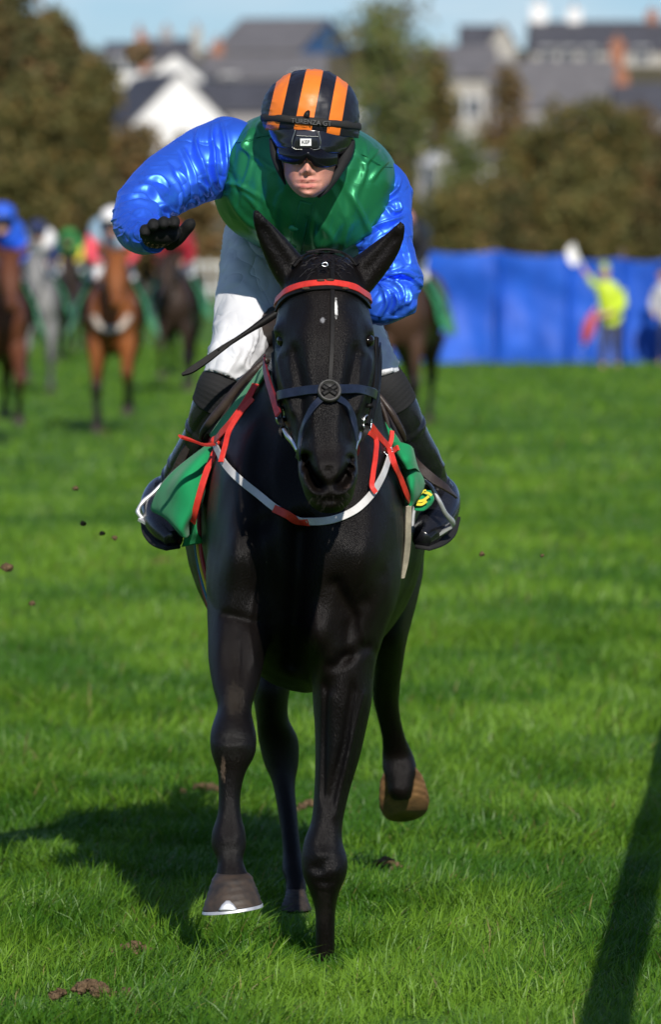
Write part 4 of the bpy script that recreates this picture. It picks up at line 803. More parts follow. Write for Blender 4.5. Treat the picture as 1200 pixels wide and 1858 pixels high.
# girths
gi = empty('girth', P(356, 1020, 0.6)); tag(gi, 'red girth with yellow and blue stripes on the left flank of the black horse', 'girth')
def side_pt(px, py, guess): return drape(px, py, Y0=0.25, lift=0.004, guess=guess)
def girth_strip(name, xs, m, w, lift, root=gi):
    r = []
    for (z, f) in xs:
        hh = HB.ray_cast(Vector((CX - 1.2, f, z)), Vector((1, 0, 0))); r.append((hh[0] + hh[1] * lift, hh[1]))
    return fix(mesh_obj(name, *ribbon([a for a, _ in r], [b for _, b in r], w, 0.005), m, None, False), root)
MAT_GRED = mat('girth_red', (0.34, 0.012, 0.025), rough=0.8, var=0.1, vscale=90, bump=0.4, bscale=500)
MAT_GBLUE = mat('girth_blue', (0.015, 0.14, 0.32), rough=0.8, var=0.1, vscale=90)
gz = [(z, 0.50) for z in (1.15, 1.05, 0.98, 0.92, 0.86, 0.80, 0.74)]
girth_strip('girth_web', gz, MAT_GRED, 0.16, 0.004)
girth_strip('yellow_stripe', gz, MAT_YEL, 0.066, 0.0075)
girth_strip('blue_stripe', gz, MAT_GBLUE, 0.024, 0.010)
su = empty('girth_surcingle', P(738, 990, 0.5)); tag(su, 'cream webbing surcingle hanging down the right flank of the black horse', 'strap')
fix(free_strap('webbing', [P(742, 918, 0.22), P(741, 950, 0.24), P(740, 985, 0.27), P(736, 1020, 0.3), (P(731, 1048, 0.32))], [0.013, 0.014, 0.0145, 0.0135, 0.008], MAT_CREAMS, None, nrm=(0.35, -0.93, 0), th=0.006), su)
# ================================================================== saddle, cloth, rider
def patch_grid(rows, nu, nv):
    A = np.array([[list(p) for p in r] for r in rows]); B = np.stack([spl(r, nv) for r in A], 0)
    C = np.stack([spl(B[:, j], nu) for j in range(nv)], 1); return C
def sheet(name, rows, m, parent, th=0.003, nu=28, nv=24, wrinkle=0.0, ws=18.0):
    G = patch_grid(rows, nu, nv)
    if wrinkle: G = G + np.stack([0 * G[..., 0], wrinkle * fbm(G * ws, 2), 0 * G[..., 0]], -1)
    o = mesh_obj(name, *grid_mesh(G, caps=False, closed_v=False), m); md = o.modifiers.new('thickness', 'SOLIDIFY'); md.thickness = th; md.offset = 0
    return fix(o, parent) if parent else o

def on_side(px, py, lift=0.012, Y0=-0.2, guess=0.34):
    a = P(px, py, Y0); h = HB.ray_cast(a, (a - CAMP).normalized(), 3.0)
    return P(px, py, guess) if h[0] is None or h[0].y > 0.62 else h[0] + h[1] * lift * 0.5 + Vector((0, -lift, 0))
sc_ = empty('saddlecloth', P(380, 860, 0.35)); tag(sc_, 'bright green saddlecloth flapping at both sides of the black horse', 'saddlecloth')
sheet('cloth_edge', [[on_side(484, 664), on_side(490, 674)], [on_side(460, 696), on_side(470, 705)], [on_side(428, 737), on_side(439, 745)], [on_side(400, 772), on_side(410, 782)], [on_side(386, 792), on_side(396, 802)]], MAT_CLOTHG, sc_, 0.006)
sheet('flap', [[P(386, 800, 0.36), P(390, 806, 0.34), P(394, 812, 0.32), P(398, 812, 0.33)], [P(352, 825, 0.33), P(366, 832, 0.27), P(380, 838, 0.28), P(390, 836, 0.33)], [P(318, 852, 0.34), P(340, 868, 0.24), P(362, 876, 0.25), P(380, 872, 0.34)],
               [P(288, 886, 0.38), P(316, 908, 0.27), P(346, 920, 0.24), P(368, 912, 0.35)], [P(274, 922, 0.42), P(300, 936, 0.31), P(328, 958, 0.25), P(350, 948, 0.36)], [P(277, 928, 0.44), P(304, 944, 0.33), P(332, 974, 0.28), P(346, 968, 0.38)]], MAT_CLOTHG, sc_, 0.003, 40, 36, 0.022, 9)
sheet('flap_fold', [[P(346, 905, 0.40), P(362, 900, 0.38)], [P(338, 950, 0.42), P(356, 945, 0.38)], [P(334, 978, 0.43), P(358, 966, 0.39)], [P(330, 992, 0.44), P(372, 984, 0.41)]], MAT_CLOTHG, sc_, 0.003, 20, 12, 0.006, 20)
sheet('cloth_edge', [[P(660, 746, 0.30), P(672, 738, 0.31)], [P(672, 768, 0.26), P(694, 762, 0.30)], [P(694, 795, 0.26), P(714, 785, 0.31)], [P(712, 825, 0.26), P(728, 806, 0.31)]], MAT_CLOTHG, sc_, 0.006, 20, 10, 0.004, 20)
sheet('flap', [[P(706, 806, 0.24), P(722, 802, 0.20), P(738, 806, 0.20), P(750, 814, 0.26)], [P(718, 834, 0.24), P(732, 832, 0.16), P(748, 832, 0.19), P(756, 840, 0.27)], [P(730, 850, 0.24), P(742, 852, 0.17), P(752, 850, 0.2), P(762, 858, 0.28)]], MAT_CLOTHG, sc_, 0.003, 22, 20, 0.010, 22)
sheet('flap', [[P(728, 848, 0.26), P(742, 850, 0.22), P(754, 850, 0.24), P(762, 856, 0.30)], [P(732, 872, 0.26), P(746, 874, 0.18), P(760, 870, 0.24), P(770, 872, 0.30)], [P(734, 898, 0.26), P(748, 902, 0.20), P(760, 896, 0.25), P(768, 890, 0.31)], [P(735, 916, 0.27), P(744, 922, 0.23), P(752, 914, 0.26), P(760, 904, 0.31)]], MAT_CLOTHG, sc_, 0.003, 24, 20, 0.009, 24)
sheet('printed_corner', [[P(750, 916, 0.31), P(764, 892, 0.31), P(782, 890, 0.33)], [P(752, 920, 0.31), P(772, 908, 0.31), P(788, 906, 0.33)], [P(752, 926, 0.31), P(768, 927, 0.31), P(783, 916, 0.33)]], MAT_CLOTHG, sc_, 0.003, 14, 14)
for pts in ([(756, 910), (768, 908), (779, 900)], [(758, 904), (766, 893), (774, 890)], [(770, 893), (778, 895), (784, 899)], [(756, 915), (766, 915), (775, 909)]):
    fix(free_strap('yellow_letter', [P(a, b, 0.300) for a, b in pts], 0.006, MAT_YEL, None, th=0.003), sc_)

sd_ = empty('saddle', (CX, 0.7, 1.42)); tag(sd_, 'small dark brown racing saddle under the rider in green', 'saddle')
fix(mesh_obj('seat', *loft([xz(0.42, CX, 1.36, 1.40, 0.06), xz(0.48, CX, 1.33, 1.43, 0.13), xz(0.62, CX, 1.30, 1.42, 0.17), xz(0.85, CX, 1.28, 1.40, 0.19), xz(1.0, CX, 1.27, 1.43, 0.17), xz(1.06, CX, 1.30, 1.40, 0.08)], 40, 28)), sd_).data.materials.append(MAT_BROWNL)
for pts, r in (([(486, 650, 0.33), (458, 676, 0.33), (430, 706, 0.34), (405, 738, 0.35), (384, 762, 0.36), (368, 784, 0.38), (364, 796, 0.40)], [6, 8, 9, 9, 8, 6, 4]), ([(488, 662, 0.32), (462, 686, 0.32), (438, 714, 0.33), (418, 740, 0.34), (402, 760, 0.35)], [3, 5, 6, 5, 3]),
               ([(678, 706, 0.31), (696, 728, 0.31), (712, 750, 0.31), (724, 772, 0.32), (733, 792, 0.34), (735, 800, 0.35)], [4, 5, 6, 6, 5, 3]), ([(682, 716, 0.30), (694, 738, 0.30), (702, 760, 0.30), (706, 778, 0.30)], [3, 4, 4, 3])):
    fix(mesh_obj('flap_roll', *loft(tube_rows([P(*p) for p in pts], [M(q, 0.3) for q in r], ref=(0, 1, 0)), 40, 12)), sd_).data.materials.append(MAT_BROWNL)
sheet('flap', [[P(482, 660, 0.40), P(486, 668, 0.36)], [P(430, 705, 0.44), P(446, 716, 0.37)], [P(392, 745, 0.46), P(412, 756, 0.38)], [P(366, 785, 0.47), P(390, 790, 0.40)]], MAT_BROWNL, sd_, 0.006)
sheet('flap', [[P(680, 700, 0.40), P(674, 712, 0.36)], [P(716, 738, 0.44), P(700, 752, 0.37)], [P(734, 775, 0.46), P(716, 790, 0.38)], [P(738, 800, 0.47), P(724, 806, 0.40)]], MAT_BROWNL, sd_, 0.006)

# --- rows of the rider, all measured in place
ROLL = math.radians(13)
def trow(px, py, Y, hw, hh, e=2.5, roll=ROLL):
    u = Vector((math.cos(roll), 0, -math.sin(roll))); v = Vector((math.sin(roll), 0.0, math.cos(roll)))
    return ring(P(px, py, Y), u * M(hw, Y), -v * M(hh, Y), e)
TORSO = [trow(562, 312, 0.185, 30, 26), trow(561, 322, 0.20, 84, 72), trow(560, 330, 0.235, 126, 104), trow(559, 335, 0.29, 150, 118), trow(559, 338, 0.38, 163, 125), trow(558, 340, 0.48, 166, 127), trow(556, 345, 0.65, 158, 124, 2.4, ROLL * .6), trow(552, 352, 0.85, 146, 108, 2.3, ROLL * .3), trow(550, 372, 1.0, 130, 90, 2.2, 0)]
def arm_rows(spec, ref=(0, 0, 1)): return tube_rows([P(a, b, c) for a, b, c, r in spec], [M(r, c) for a, b, c, r in spec], ref=ref)
ARM_L = [(446, 286, 0.41, 62), (420, 285, 0.365, 74), (376, 298, 0.335, 69), (335, 318, 0.295, 63), (292, 345, 0.23, 58), (262, 375, 0.15, 53), (250, 402, 0.06, 47), (258, 420, -0.02, 41), (270, 428, -0.08, 34), (280, 431, -0.12, 28)]
ARM_R = [(652, 330, 0.42, 52), (690, 348, 0.37, 57), (697, 395, 0.325, 51), (699, 440, 0.29, 50), (708, 485, 0.255, 51), (716, 520, 0.235, 51), (714, 542, 0.22, 47), (696, 550, 0.22, 42), (672, 552, 0.23, 36), (650, 552, 0.25, 28)]
LEG_L = [(500, 425, 0.95, 84), (478, 450, 0.82, 76), (462, 500, 0.66, 64), (450, 550, 0.57, 57), (442, 600, 0.51, 54), (430, 640, 0.46, 50), (418, 668, 0.43, 45), (408, 690, 0.42, 40)]
LEG_R = [(600, 425, 0.95, 84), (620, 450, 0.82, 76), (634, 500, 0.66, 64), (642, 550, 0.57, 57), (643, 600, 0.51, 52), (660, 640, 0.48, 46), (680, 665, 0.43, 40), (690, 690, 0.42, 36)]
BOOT_L = [(420, 672, 0.44, 38), (404, 700, 0.44, 42), (390, 735, 0.46, 41), (370, 790, 0.50, 37), (338, 840, 0.56, 32), (316, 876, 0.60, 28), (302, 895, 0.605, 29)]
FOOT_L = [(318, 878, 0.68, 20), (302, 890, 0.66, 30), (288, 912, 0.60, 33), (292, 938, 0.53, 33), (304, 962, 0.465, 28), (316, 980, 0.42, 17)]
BOOT_R = [(682, 668, 0.44, 34), (698, 698, 0.44, 39), (717, 735, 0.46, 40), (741, 790, 0.50, 37), (770, 842, 0.56, 33), (788, 878, 0.60, 28), (798, 895, 0.605, 29)]
FOOT_R = [(786, 878, 0.68, 20), (797, 890, 0.66, 30), (804, 912, 0.60, 32), (794, 940, 0.53, 33), (778, 962, 0.465, 28), (765, 980, 0.42, 17)]
FACE = [hfb(150, 545, 582, 0.10, 0.18), hfb(172, 522, 602, 0.06, 0.24), hfb(205, 511, 613, 0.03, 0.27), hfb(245, 507, 618, 0.014, 0.285), hfb(275, 509, 616, 0.006, 0.27), hfb(298, 512, 613, 0.004, 0.24, 2.2), hfb(315, 515, 608, 0.004, 0.21, 2.2), hfb(330, 521, 602, 0.004, 0.18, 2.15), hfb(342, 529, 593, 0.004, 0.15, 2.1), hfb(351, 538, 583, 0.008, 0.12), hfb(358, 549, 572, 0.018, 0.09)]
NECKR = tube_rows([P(562, 280, 0.14), P(563, 305, 0.24), P(562, 320, 0.36), P(562, 320, 0.5)], [0.055, 0.058, 0.065, 0.08], ref=(0, 0, 1))

def finger(pts, r0=0.0105, r1=0.0085): return loft(tube_rows([Vector(p) for p in pts], list(np.linspace(r0, r1, len(pts) - 1)) + [r1 * 0.5]), 18, 12)
def hand_L(g=0.0):
    k = 1 + g; parts = [loft([ring(P(284, 432, -0.09), (0.024, 0, 0), (0, 0, 0.024), 2), ring(P(288, 430, -0.13), (0.034, 0, 0.004), (0, 0, 0.024), 2.3), ring(P(291, 426, -0.17), (0.040, 0, 0.006), (0, 0, 0.024), 2.4), ring(P(292, 422, -0.20), (0.036, 0, 0.006), (0, 0, 0.019), 2.2)], 16, 20)]
    for (bx, by, tx, ty, L) in ((264, 426, 263, 417, 0.06), (279, 421, 278, 406, 0.072), (297, 418, 297, 402, 0.078), (314, 419, 316, 401, 0.072)):
        a = P(bx, by, -0.175); b = P((bx + tx) / 2, (by + ty) / 2 - 3, -0.205); c = P(tx, ty, -0.205 - L * 0.35); d = P(tx, ty + 5, -0.21 - L * 0.6); e = P(tx, ty + 10, -0.21 - L * 0.66)
        parts.append(finger([a, b, c, d, e], 0.0125 * k, 0.0105 * k))
    parts.append(ball(P(293, 424, -0.19), (0.042, 0.035, 0.024)))
    parts.append(finger([P(306, 442, -0.12), P(322, 432, -0.15), P(336, 417, -0.17), P(346, 405, -0.185), P(350, 400, -0.19)], 0.016 * k, 0.0115 * k))
    return parts
def hand_R(g=0.0):
    k = 1 + g; c0 = P(632, 548, 0.27); parts = [ball(c0, (0.028 * k, 0.03 * k, 0.036 * k))]
    for q in range(4):
        z = c0.z + 0.027 - 0.018 * q; parts.append(finger([(c0.x - 0.005, c0.y - 0.02, z), (c0.x - 0.03, c0.y - 0.03, z), (c0.x - 0.045, c0.y - 0.01, z), (c0.x - 0.035, c0.y + 0.015, z), (c0.x - 0.02, c0.y + 0.018, z)], 0.0105 * k, 0.009 * k))
    parts.append(finger([(c0.x, c0.y - 0.02, c0.z + 0.03), (c0.x - 0.02, c0.y - 0.035, c0.z + 0.036), (c0.x - 0.04, c0.y - 0.03, c0.z + 0.03), (c0.x - 0.048, c0.y - 0.025, c0.z + 0.026)], 0.012 * k, 0.009 * k))
    return parts
def slim(rows, f): return [r[:3] + [v * f for v in r[3:9]] + r[9:] for r in rows]

MAT_SKIN = mat('skin', (0.58, 0.33, 0.25), rough=0.5, spec=0.35, attr='tint', bump=0.35, bscale=600)
MAT_SKIN.node_tree.nodes['Principled BSDF'].inputs['Subsurface Weight'].default_value = 0.05
MAT_SKIN.node_tree.nodes['Principled BSDF'].inputs['Subsurface Radius'].default_value = (0.010, 0.004, 0.002)
def satin(name, col, rough=0.30, scales=((5.6, 0.65), (11.0, 1.25)), dist=0.0045, metal=0.45):
    """thin shiny cloth: its fine sharp creases follow the limb through the 'flow' coordinates of the mesh"""
    m = mat(name, col, rough=rough, spec=0.5, metal=metal, var=0.10, vscale=9); nt = m.node_tree; L = nt.links; b = nt.nodes['Principled BSDF']
    at = nt.nodes.new('ShaderNodeAttribute'); at.attribute_name = 'flow'; hs = []
    for k, (f, g) in enumerate(scales):
        mp = nt.nodes.new('ShaderNodeMapping'); mp.inputs['Scale'].default_value = (f, g, g); mp.inputs['Location'].default_value = (k * 3.1, k * 1.7, 0.4); mp.inputs['Rotation'].default_value = (0, 0, 0.25 - 0.5 * k)
        L.new(at.outputs['Vector'], mp.inputs[0]); n = nt.nodes.new('ShaderNodeTexNoise'); n.inputs['Scale'].default_value = 1.0; n.inputs['Detail'].default_value = 0.4; n.inputs['Distortion'].default_value = 0.45; L.new(mp.outputs[0], n.inputs['Vector'])
        s1 = nt.nodes.new('ShaderNodeMath'); s1.operation = 'MULTIPLY_ADD'; s1.inputs[1].default_value = 2; s1.inputs[2].default_value = -1; L.new(n.outputs['Fac'], s1.inputs[0])
        s2 = nt.nodes.new('ShaderNodeMath'); s2.operation = 'ABSOLUTE'; L.new(s1.outputs[0], s2.inputs[0])
        s3 = nt.nodes.new('ShaderNodeMath'); s3.operation = 'SUBTRACT'; s3.inputs[0].default_value = 1.0; L.new(s2.outputs[0], s3.inputs[1])
        s4 = nt.nodes.new('ShaderNodeMath'); s4.operation = 'POWER'; s4.inputs[1].default_value = 4.0; L.new(s3.outputs[0], s4.inputs[0]); hs.append((s4, 1.0 if k == 0 else 0.45))
    ad = nt.nodes.new('ShaderNodeMath'); ad.operation = 'MULTIPLY_ADD'; L.new(hs[1][0].outputs[0], ad.inputs[0]); ad.inputs[1].default_value = hs[1][1]; L.new(hs[0][0].outputs[0], ad.inputs[2])
    bp = nt.nodes.new('ShaderNodeBump'); bp.inputs['Strength'].default_value = 1.0; bp.inputs['Distance'].default_value = dist; L.new(ad.outputs[0], bp.inputs['Height']); L.new(bp.outputs[0], b.inputs['Normal'])
    return m
MAT_GSILK = satin('green_satin', (0.018, 0.205, 0.078), 0.38, ((2.0, 1.1), (3.4, 2.2)), 0.003, 0.52); MAT_BSILK = satin('blue_satin', (0.042, 0.170, 0.94), 0.41, metal=0.60)
MAT_BREECH = satin('white_breeches', (0.64, 0.65, 0.68), 0.6, ((4.0, 3.0), (7.0, 5.5)), 0.0045, 0.0)
MAT_BOOT = mat('boot_leather', (0.008, 0.008, 0.010), rough=0.22, spec=0.6, var=0.3, vscale=30, bump=0.12, bscale=120, rvar=0.10)
MAT_SOCK = mat('black_knit', (0.009, 0.009, 0.010), rough=0.85, bump=0.5, bscale=500)
MAT_GLOVE = mat('black_glove', (0.006, 0.006, 0.006), rough=0.75, spec=0.3, bump=0.5, bscale=700)
MAT_HBLACK = mat('helmet_black', (0.008, 0.008, 0.011), rough=0.18, spec=0.6, var=0.3, vscale=50)
MAT_LENS = mat('goggle_lens', (0.004, 0.004, 0.006), rough=0.12, spec=0.25)
MAT_BAND = mat('elastic_band', (0.016, 0.015, 0.014), rough=0.8, bump=0.6, bscale=900)
MAT_GREYT = mat('grey_lettering', (0.10, 0.10, 0.10), rough=0.7)
MAT_LABEL = mat('label_white', (0.7, 0.7, 0.68), rough=0.5, var=0.1, vscale=300)
MAT_CLEAR = mat('vent_trim', (0.30, 0.30, 0.27), rough=0.2, metal=0.8)

def to_px(G):
    d = G[..., 1] + CAM_D; h = G[..., 2] - CAM_H; dep = d * _ct - h * _st
    return 600 + G[..., 0] / dep * FPX, 929 - (d * _st + h * _ct) / dep * FPX
def traced(lines, r=4.0, amp=0.005):
    """folds of the cloth on the side seen, measured along lines; a line may carry its own (radius, height)"""
    def fn(t, th, G):
        X, Y = to_px(G); n = grid_normals(G); front = np.clip(-n[..., 1] * 2.5 + 0.3, 0, 1); out = np.zeros(X.shape)
        for ln in lines:
            rr, aa = r, amp
            if ln[0][0] < 0: rr, aa = -ln[0][0], ln[0][1] / 1000.0; ln = ln[1:]
            Q = spl(np.array([(a, b, 0) for a, b in ln], float), 5 * len(ln))[:, :2]; best = np.full(X.shape, 1e9); pos = np.zeros(X.shape)
            for k, (a, b) in enumerate(zip(Q[:-1], Q[1:])):
                ab = b - a; q = np.clip(((X - a[0]) * ab[0] + (Y - a[1]) * ab[1]) / (ab @ ab + 1e-9), 0, 1); dd = (X - a[0] - q * ab[0]) ** 2 + (Y - a[1] - q * ab[1]) ** 2
                m = dd < best; best = np.where(m, dd, best); pos = np.where(m, (k + q) / (len(Q) - 1), pos)
            taper = np.clip(np.sin(pos * math.pi), 0, 1) ** 0.5
            out += aa * taper * (np.exp(-best / rr ** 2) - 0.55 * np.exp(-best / (2.4 * rr) ** 2))
        return out * front
    return fn
def both(*fs): return lambda t, th, G: sum(f(t, th, G) for f in fs)
FOLDS_L = [[(360, 230), (355, 262), (362, 290), (375, 322), (391, 358)], [(387, 222), (384, 247), (388, 277), (387, 302), (395, 330), (404, 347)], [(330, 268), (340, 285), (350, 310), (355, 335), (362, 366)], [(262, 320), (290, 321), (309, 338)], [(240, 337), (272, 337), (290, 362), (302, 380), (330, 389)], [(218, 358), (255, 350), (275, 362), (290, 385), (300, 394)],
           [(222, 368), (260, 362), (278, 372), (292, 392)], [(236, 388), (262, 382), (277, 391)], [(322, 306), (338, 330), (345, 354)], [(363, 328), (375, 345), (381, 360)], [(-6, 5), (300, 290), (320, 330), (338, 372)], [(-3, 4), (334, 372), (340, 380), (338, 388)], [(-3, 4), (350, 366), (355, 374), (353, 382)], [(-3, 4), (370, 356), (374, 364), (372, 370)], [(-5, 5), (225, 400), (250, 402), (262, 412)], [(400, 215), (408, 260), (409, 310), (404, 350)], [(-7, -5), (345, 255), (348, 290), (366, 340)], [(-7, -5), (372, 240), (374, 290), (386, 335)], [(-6, -5), (262, 342), (284, 370), (300, 390)]]
FOLDS_R = [[(728, 318), (722, 340), (708, 354), (675, 372), (650, 388), (643, 401)], [(737, 388), (720, 397), (690, 408), (665, 419), (650, 417)], [(722, 362), (727, 381), (717, 384), (703, 371)], [(718, 422), (697, 428), (675, 446), (656, 462)], [(646, 432), (654, 447), (664, 438)], [(762, 504), (735, 494), (717, 496), (700, 501)], [(768, 522), (749, 505), (726, 498)], [(688, 504), (717, 512), (733, 530), (733, 548), (726, 564)],
           [(699, 526), (702, 552), (689, 575)], [(717, 530), (722, 548), (712, 572)], [(-5, 6), (760, 550), (740, 566), (706, 582)], [(-7, -6), (722, 350), (690, 372), (660, 395)], [(-7, -6), (730, 400), (700, 420), (668, 432)], [(-6, -5), (755, 512), (730, 506), (705, 510)], [(735, 430), (738, 455), (748, 480)], [(742, 520), (746, 540), (740, 556)], [(712, 330), (700, 345), (676, 358)], [(690, 440), (700, 462), (716, 478)], [(675, 460), (690, 476), (712, 486)]]
FOLDS_T = [[(427, 250), (424, 275), (420, 300)], [(441, 268), (456, 280), (451, 315), (440, 342)], [(456, 246), (448, 262), (446, 274)], [(-6, 6), (397, 358), (404, 392), (440, 436)], [(-6, 6), (412, 352), (430, 385), (470, 425)], [(-5, 5), (440, 350), (462, 372), (476, 400)], [(-5, 7), (661, 258), (665, 290), (659, 317), (646, 354), (641, 390)], [(649, 279), (662, 306), (655, 338)], [(-7, -7), (644, 308), (630, 355), (627, 392)], [(-7, 5), (612, 330), (600, 390), (592, 455)], [(-7, 5), (508, 345), (500, 400), (512, 455)],
           [(-6, -6), (470, 290), (476, 340), (468, 380)], [(-8, 6), (620, 400), (600, 440), (560, 466)], [(-7, 6), (430, 400), (470, 440), (530, 464)], [(690, 268), (676, 282), (662, 300)], [(705, 290), (688, 306), (672, 330)], [(-6, 5), (640, 400), (628, 430), (622, 458)], [(-5, -5), (420, 310), (432, 350), (428, 375)], [(480, 215), (470, 232), (474, 246)], [(-6, 5), (575, 385), (570, 420), (574, 460)]]
def cloth_loft(name, rows, nu, nv, m, parent, fold=None, caps=True):
    G = loft_grid(rows, nu, nv)
    if fold is not None:
        t = np.linspace(0, 1, nu)[:, None] + np.zeros((1, nv)); th = np.linspace(0, 2 * math.pi, nv, endpoint=False)[None] + np.zeros((nu, 1))
        G = G + grid_normals(G) * fold(t, th, G)[..., None]
    o = mesh_obj(name, *grid_mesh(G, caps), m)
    th = np.linspace(0, 2 * math.pi, nv, endpoint=False)[None] + np.zeros((nu, 1)); t = np.linspace(0, 1, nu)[:, None] + np.zeros((1, nv))
    fl = np.stack([t, np.cos(th), np.sin(th)], -1).reshape(-1, 3) if name in ('sleeve',) else np.stack([G[..., 0] * 3 + G[..., 2], G[..., 2] * 3 - G[..., 0], G[..., 1] * 3], -1).reshape(-1, 3)
    at = o.data.attributes.new('flow', 'FLOAT_VECTOR', 'POINT'); full = np.zeros((len(o.data.vertices), 3)); full[:len(fl)] = fl; at.data.foreach_set('vector', full.ravel())
    return fix(o, parent) if parent else o
def ridge(a, b, c, p=3.0):
    n = vnoise(np.stack([a, b, c], -1)); return (1 - np.minimum(1, np.abs(n) * 2.2)) ** p
def crest(ph, w): return np.exp(-(np.sin(ph * math.pi) / w) ** 2)
def sleeve_folds(seed, amp, f, skew, w):
    """narrow crests of thin cloth with slack hollows between, running round the limb at a slant"""
    def fn(t, th, G):
        c, s = np.cos(th), np.sin(th)
        warp = fbm(np.stack([t * 2.4 + seed, c * 0.8, s * 0.8 + seed], -1), 2)
        def msk(k, q=1.1): return np.clip(0.45 + q * vnoise(np.stack([t * 5.0 + seed * 2 + k, c * 0.8 + k, s * 0.8], -1)), 0, 1)
        d = crest(t * f * 0.62 + skew * np.sin(th + seed) * 0.8 + 0.8 * warp, 0.34) * msk(0)
        d = d + 0.75 * crest(t * f * 0.9 - skew * 0.9 * np.cos(th + seed) + 0.9 * warp, 0.28) * msk(3.7)
        d = d + 0.5 * crest(t * f * 1.7 + skew * 1.3 * np.sin(th + 1.9 * seed) + 1.2 * warp, 0.28) * msk(8.2)
        soft = fbm(np.stack([t * 2.6 + seed, c * 1.0, s * 1.0 + 4], -1), 2)
        return amp * w(t) * d + amp * 0.75 * soft - amp * 0.2
    return fn

def lead_rider():
    parts = [loft(FACE, 60, 48), loft(NECKR, 20, 24), loft(slim(TORSO, 0.80), 40, 32), loft(slim(arm_rows(ARM_L), 0.62), 50, 18), loft(slim(arm_rows(ARM_R), 0.62), 50, 18)]
    for L, B, Ft in ((LEG_L, BOOT_L, FOOT_L), (LEG_R, BOOT_R, FOOT_R)): parts += [loft(slim(arm_rows(L), 0.80), 40, 20), loft(slim(arm_rows(B), 0.78), 40, 18), loft(slim(arm_rows(Ft[:-1]), 0.55), 24, 16)]
    parts += hand_L(-0.35)[:1] + hand_R(-0.35)[:1]
    s = Skin(parts, 0.0042); s.taubin(6)
    # face: brow, nose, cheeks, lips, chin
    s.crease([P(559, 270, 0.0), P(559, 290, 0.0), P(558, 303, -0.003)], (0.0075, 0.02, 0.008), (0, -0.015, 0))
    s.push(P(558, 309, 0), (0.0090, 0.02, 0.0085), (0, -0.024, -0.001))
    for sx in (-1, 1):
        s.push(P(558 + sx * 11, 313, 0), (0.0048, 0.02, 0.005), (sx * 0.001, -0.010, 0)); s.push(P(558 + sx * 5, 319, -0.012), (0.0032, 0.02, 0.0026), (0, 0.008, 0.001))
        s.push(P(558 + sx * 33, 305, 0.01), (0.014, 0.02, 0.012), (sx * 0.002, -0.007, 0)); s.push(P(558 + sx * 24, 283, 0), (0.012, 0.02, 0.008), (0, 0.008, 0))
        s.crease([P(558 + sx * 16, 313, 0), P(558 + sx * 24, 328, 0)], (0.004, 0.02, 0.005), (0, 0.0035, 0)); s.push(P(557 + sx * 24, 334, 0), (0.004, 0.02, 0.004), (0, 0.004, 0))
    s.crease([P(540, 328, 0), P(550, 325.5, 0), P(557, 326.5, 0), P(565, 325.5, 0), P(577, 329, 0)], (0.006, 0.02, 0.0028), (0, -0.0055, 0))
    s.crease([P(543, 337.5, 0), P(557, 340, 0), P(573, 337.5, 0)], (0.006, 0.02, 0.0034), (0, -0.0065, 0))
    s.crease([P(538, 331, 0), P(557, 332, 0), P(579, 331, 0)], (0.008, 0.02, 0.0026), (0, 0.0070, 0))
    s.push(P(557, 345.5, 0), (0.014, 0.02, 0.0045), (0, 0.0035, 0)); s.push(P(556, 352, 0), (0.011, 0.02, 0.006), (0, -0.006, 0))
    o = s.done('person', MAT_SKIN); co = s.co
    rgb = np.tile(np.array([0.62, 0.285, 0.215]), (len(co), 1)) * (1 + 0.10 * fbm(co * 60, 2))[:, None]
    def paint(c, r, col, amt):
        w = (amt * np.exp(-(((co - np.array(c)) / np.array(r)) ** 2).sum(1)))[:, None]; rgb[:] = rgb * (1 - w) + np.array(col) * w
    for a, b, wx, wz in ((548, 327, 0.008, 0.0028), (568, 327, 0.008, 0.0028), (550, 338.5, 0.009, 0.0038), (565, 338.5, 0.009, 0.0038)): paint(P(a, b, 0), (wx, 0.03, wz), (0.42, 0.10, 0.10), 0.95)
    paint(P(557, 332, 0), (0.019, 0.03, 0.0019), (0.04, 0.012, 0.012), 0.95)
    for sx in (-1, 1): paint(P(558 + sx * 33, 312, 0.01), (0.014, 0.03, 0.012), (0.60, 0.24, 0.19), 0.5)
    paint(P(558, 310, -0.02), (0.009, 0.03, 0.008), (0.62, 0.27, 0.21), 0.5); paint(P(556, 352, 0), (0.018, 0.03, 0.008), (0.50, 0.25, 0.19), 0.4)
    set_color_attr(o, 'tint', np.clip(rgb, 0, 1)); return o
rider = lead_rider()
tag(rider, 'rider in green jacket with blue sleeves, orange striped cap and one hand raised', 'person', 'riders in racing colours')

# --- jacket
def torso_fold(t, th, G):
    X, Y, Z = G[..., 0] - CX, G[..., 1], G[..., 2]
    w = fbm(np.stack([X * 4, Z * 4, Y * 4], -1), 2); m1 = np.clip(0.3 + 1.1 * vnoise(np.stack([X * 7, Z * 5, Y * 5], -1)), 0, 1); m2 = np.clip(0.2 + 1.1 * vnoise(np.stack([X * 6 + 5, Z * 6, Y * 5], -1)), 0, 1)
    f = 0.0075 * crest(X * 8 + np.sign(X) * Z * 3.0 + 0.9 * w, 0.30) * m1 + 0.006 * crest(X * 5 - np.sign(X) * Z * 8 + 0.9 * w, 0.26) * m2 * np.clip(np.abs(X) * 9, 0, 1)
    return f + 0.006 * w
jacket = cloth_loft('silk_jacket', TORSO, 200, 360, MAT_GSILK, rider, both(torso_fold, traced(FOLDS_T, 4.2, 0.0080)))
JB = bvh_of(jacket)
wL = lambda t: np.clip(0.75 + 0.3 * np.exp(-((t - 0.62) / 0.16) ** 2), 0, 1.1)
slL = cloth_loft('sleeve', arm_rows(ARM_L), 260, 200, MAT_BSILK, rider, both(sleeve_folds(1.3, 0.0045, 8.0, 0.5, wL), traced(FOLDS_L, 4.4, 0.0170))); slL.parent = jacket
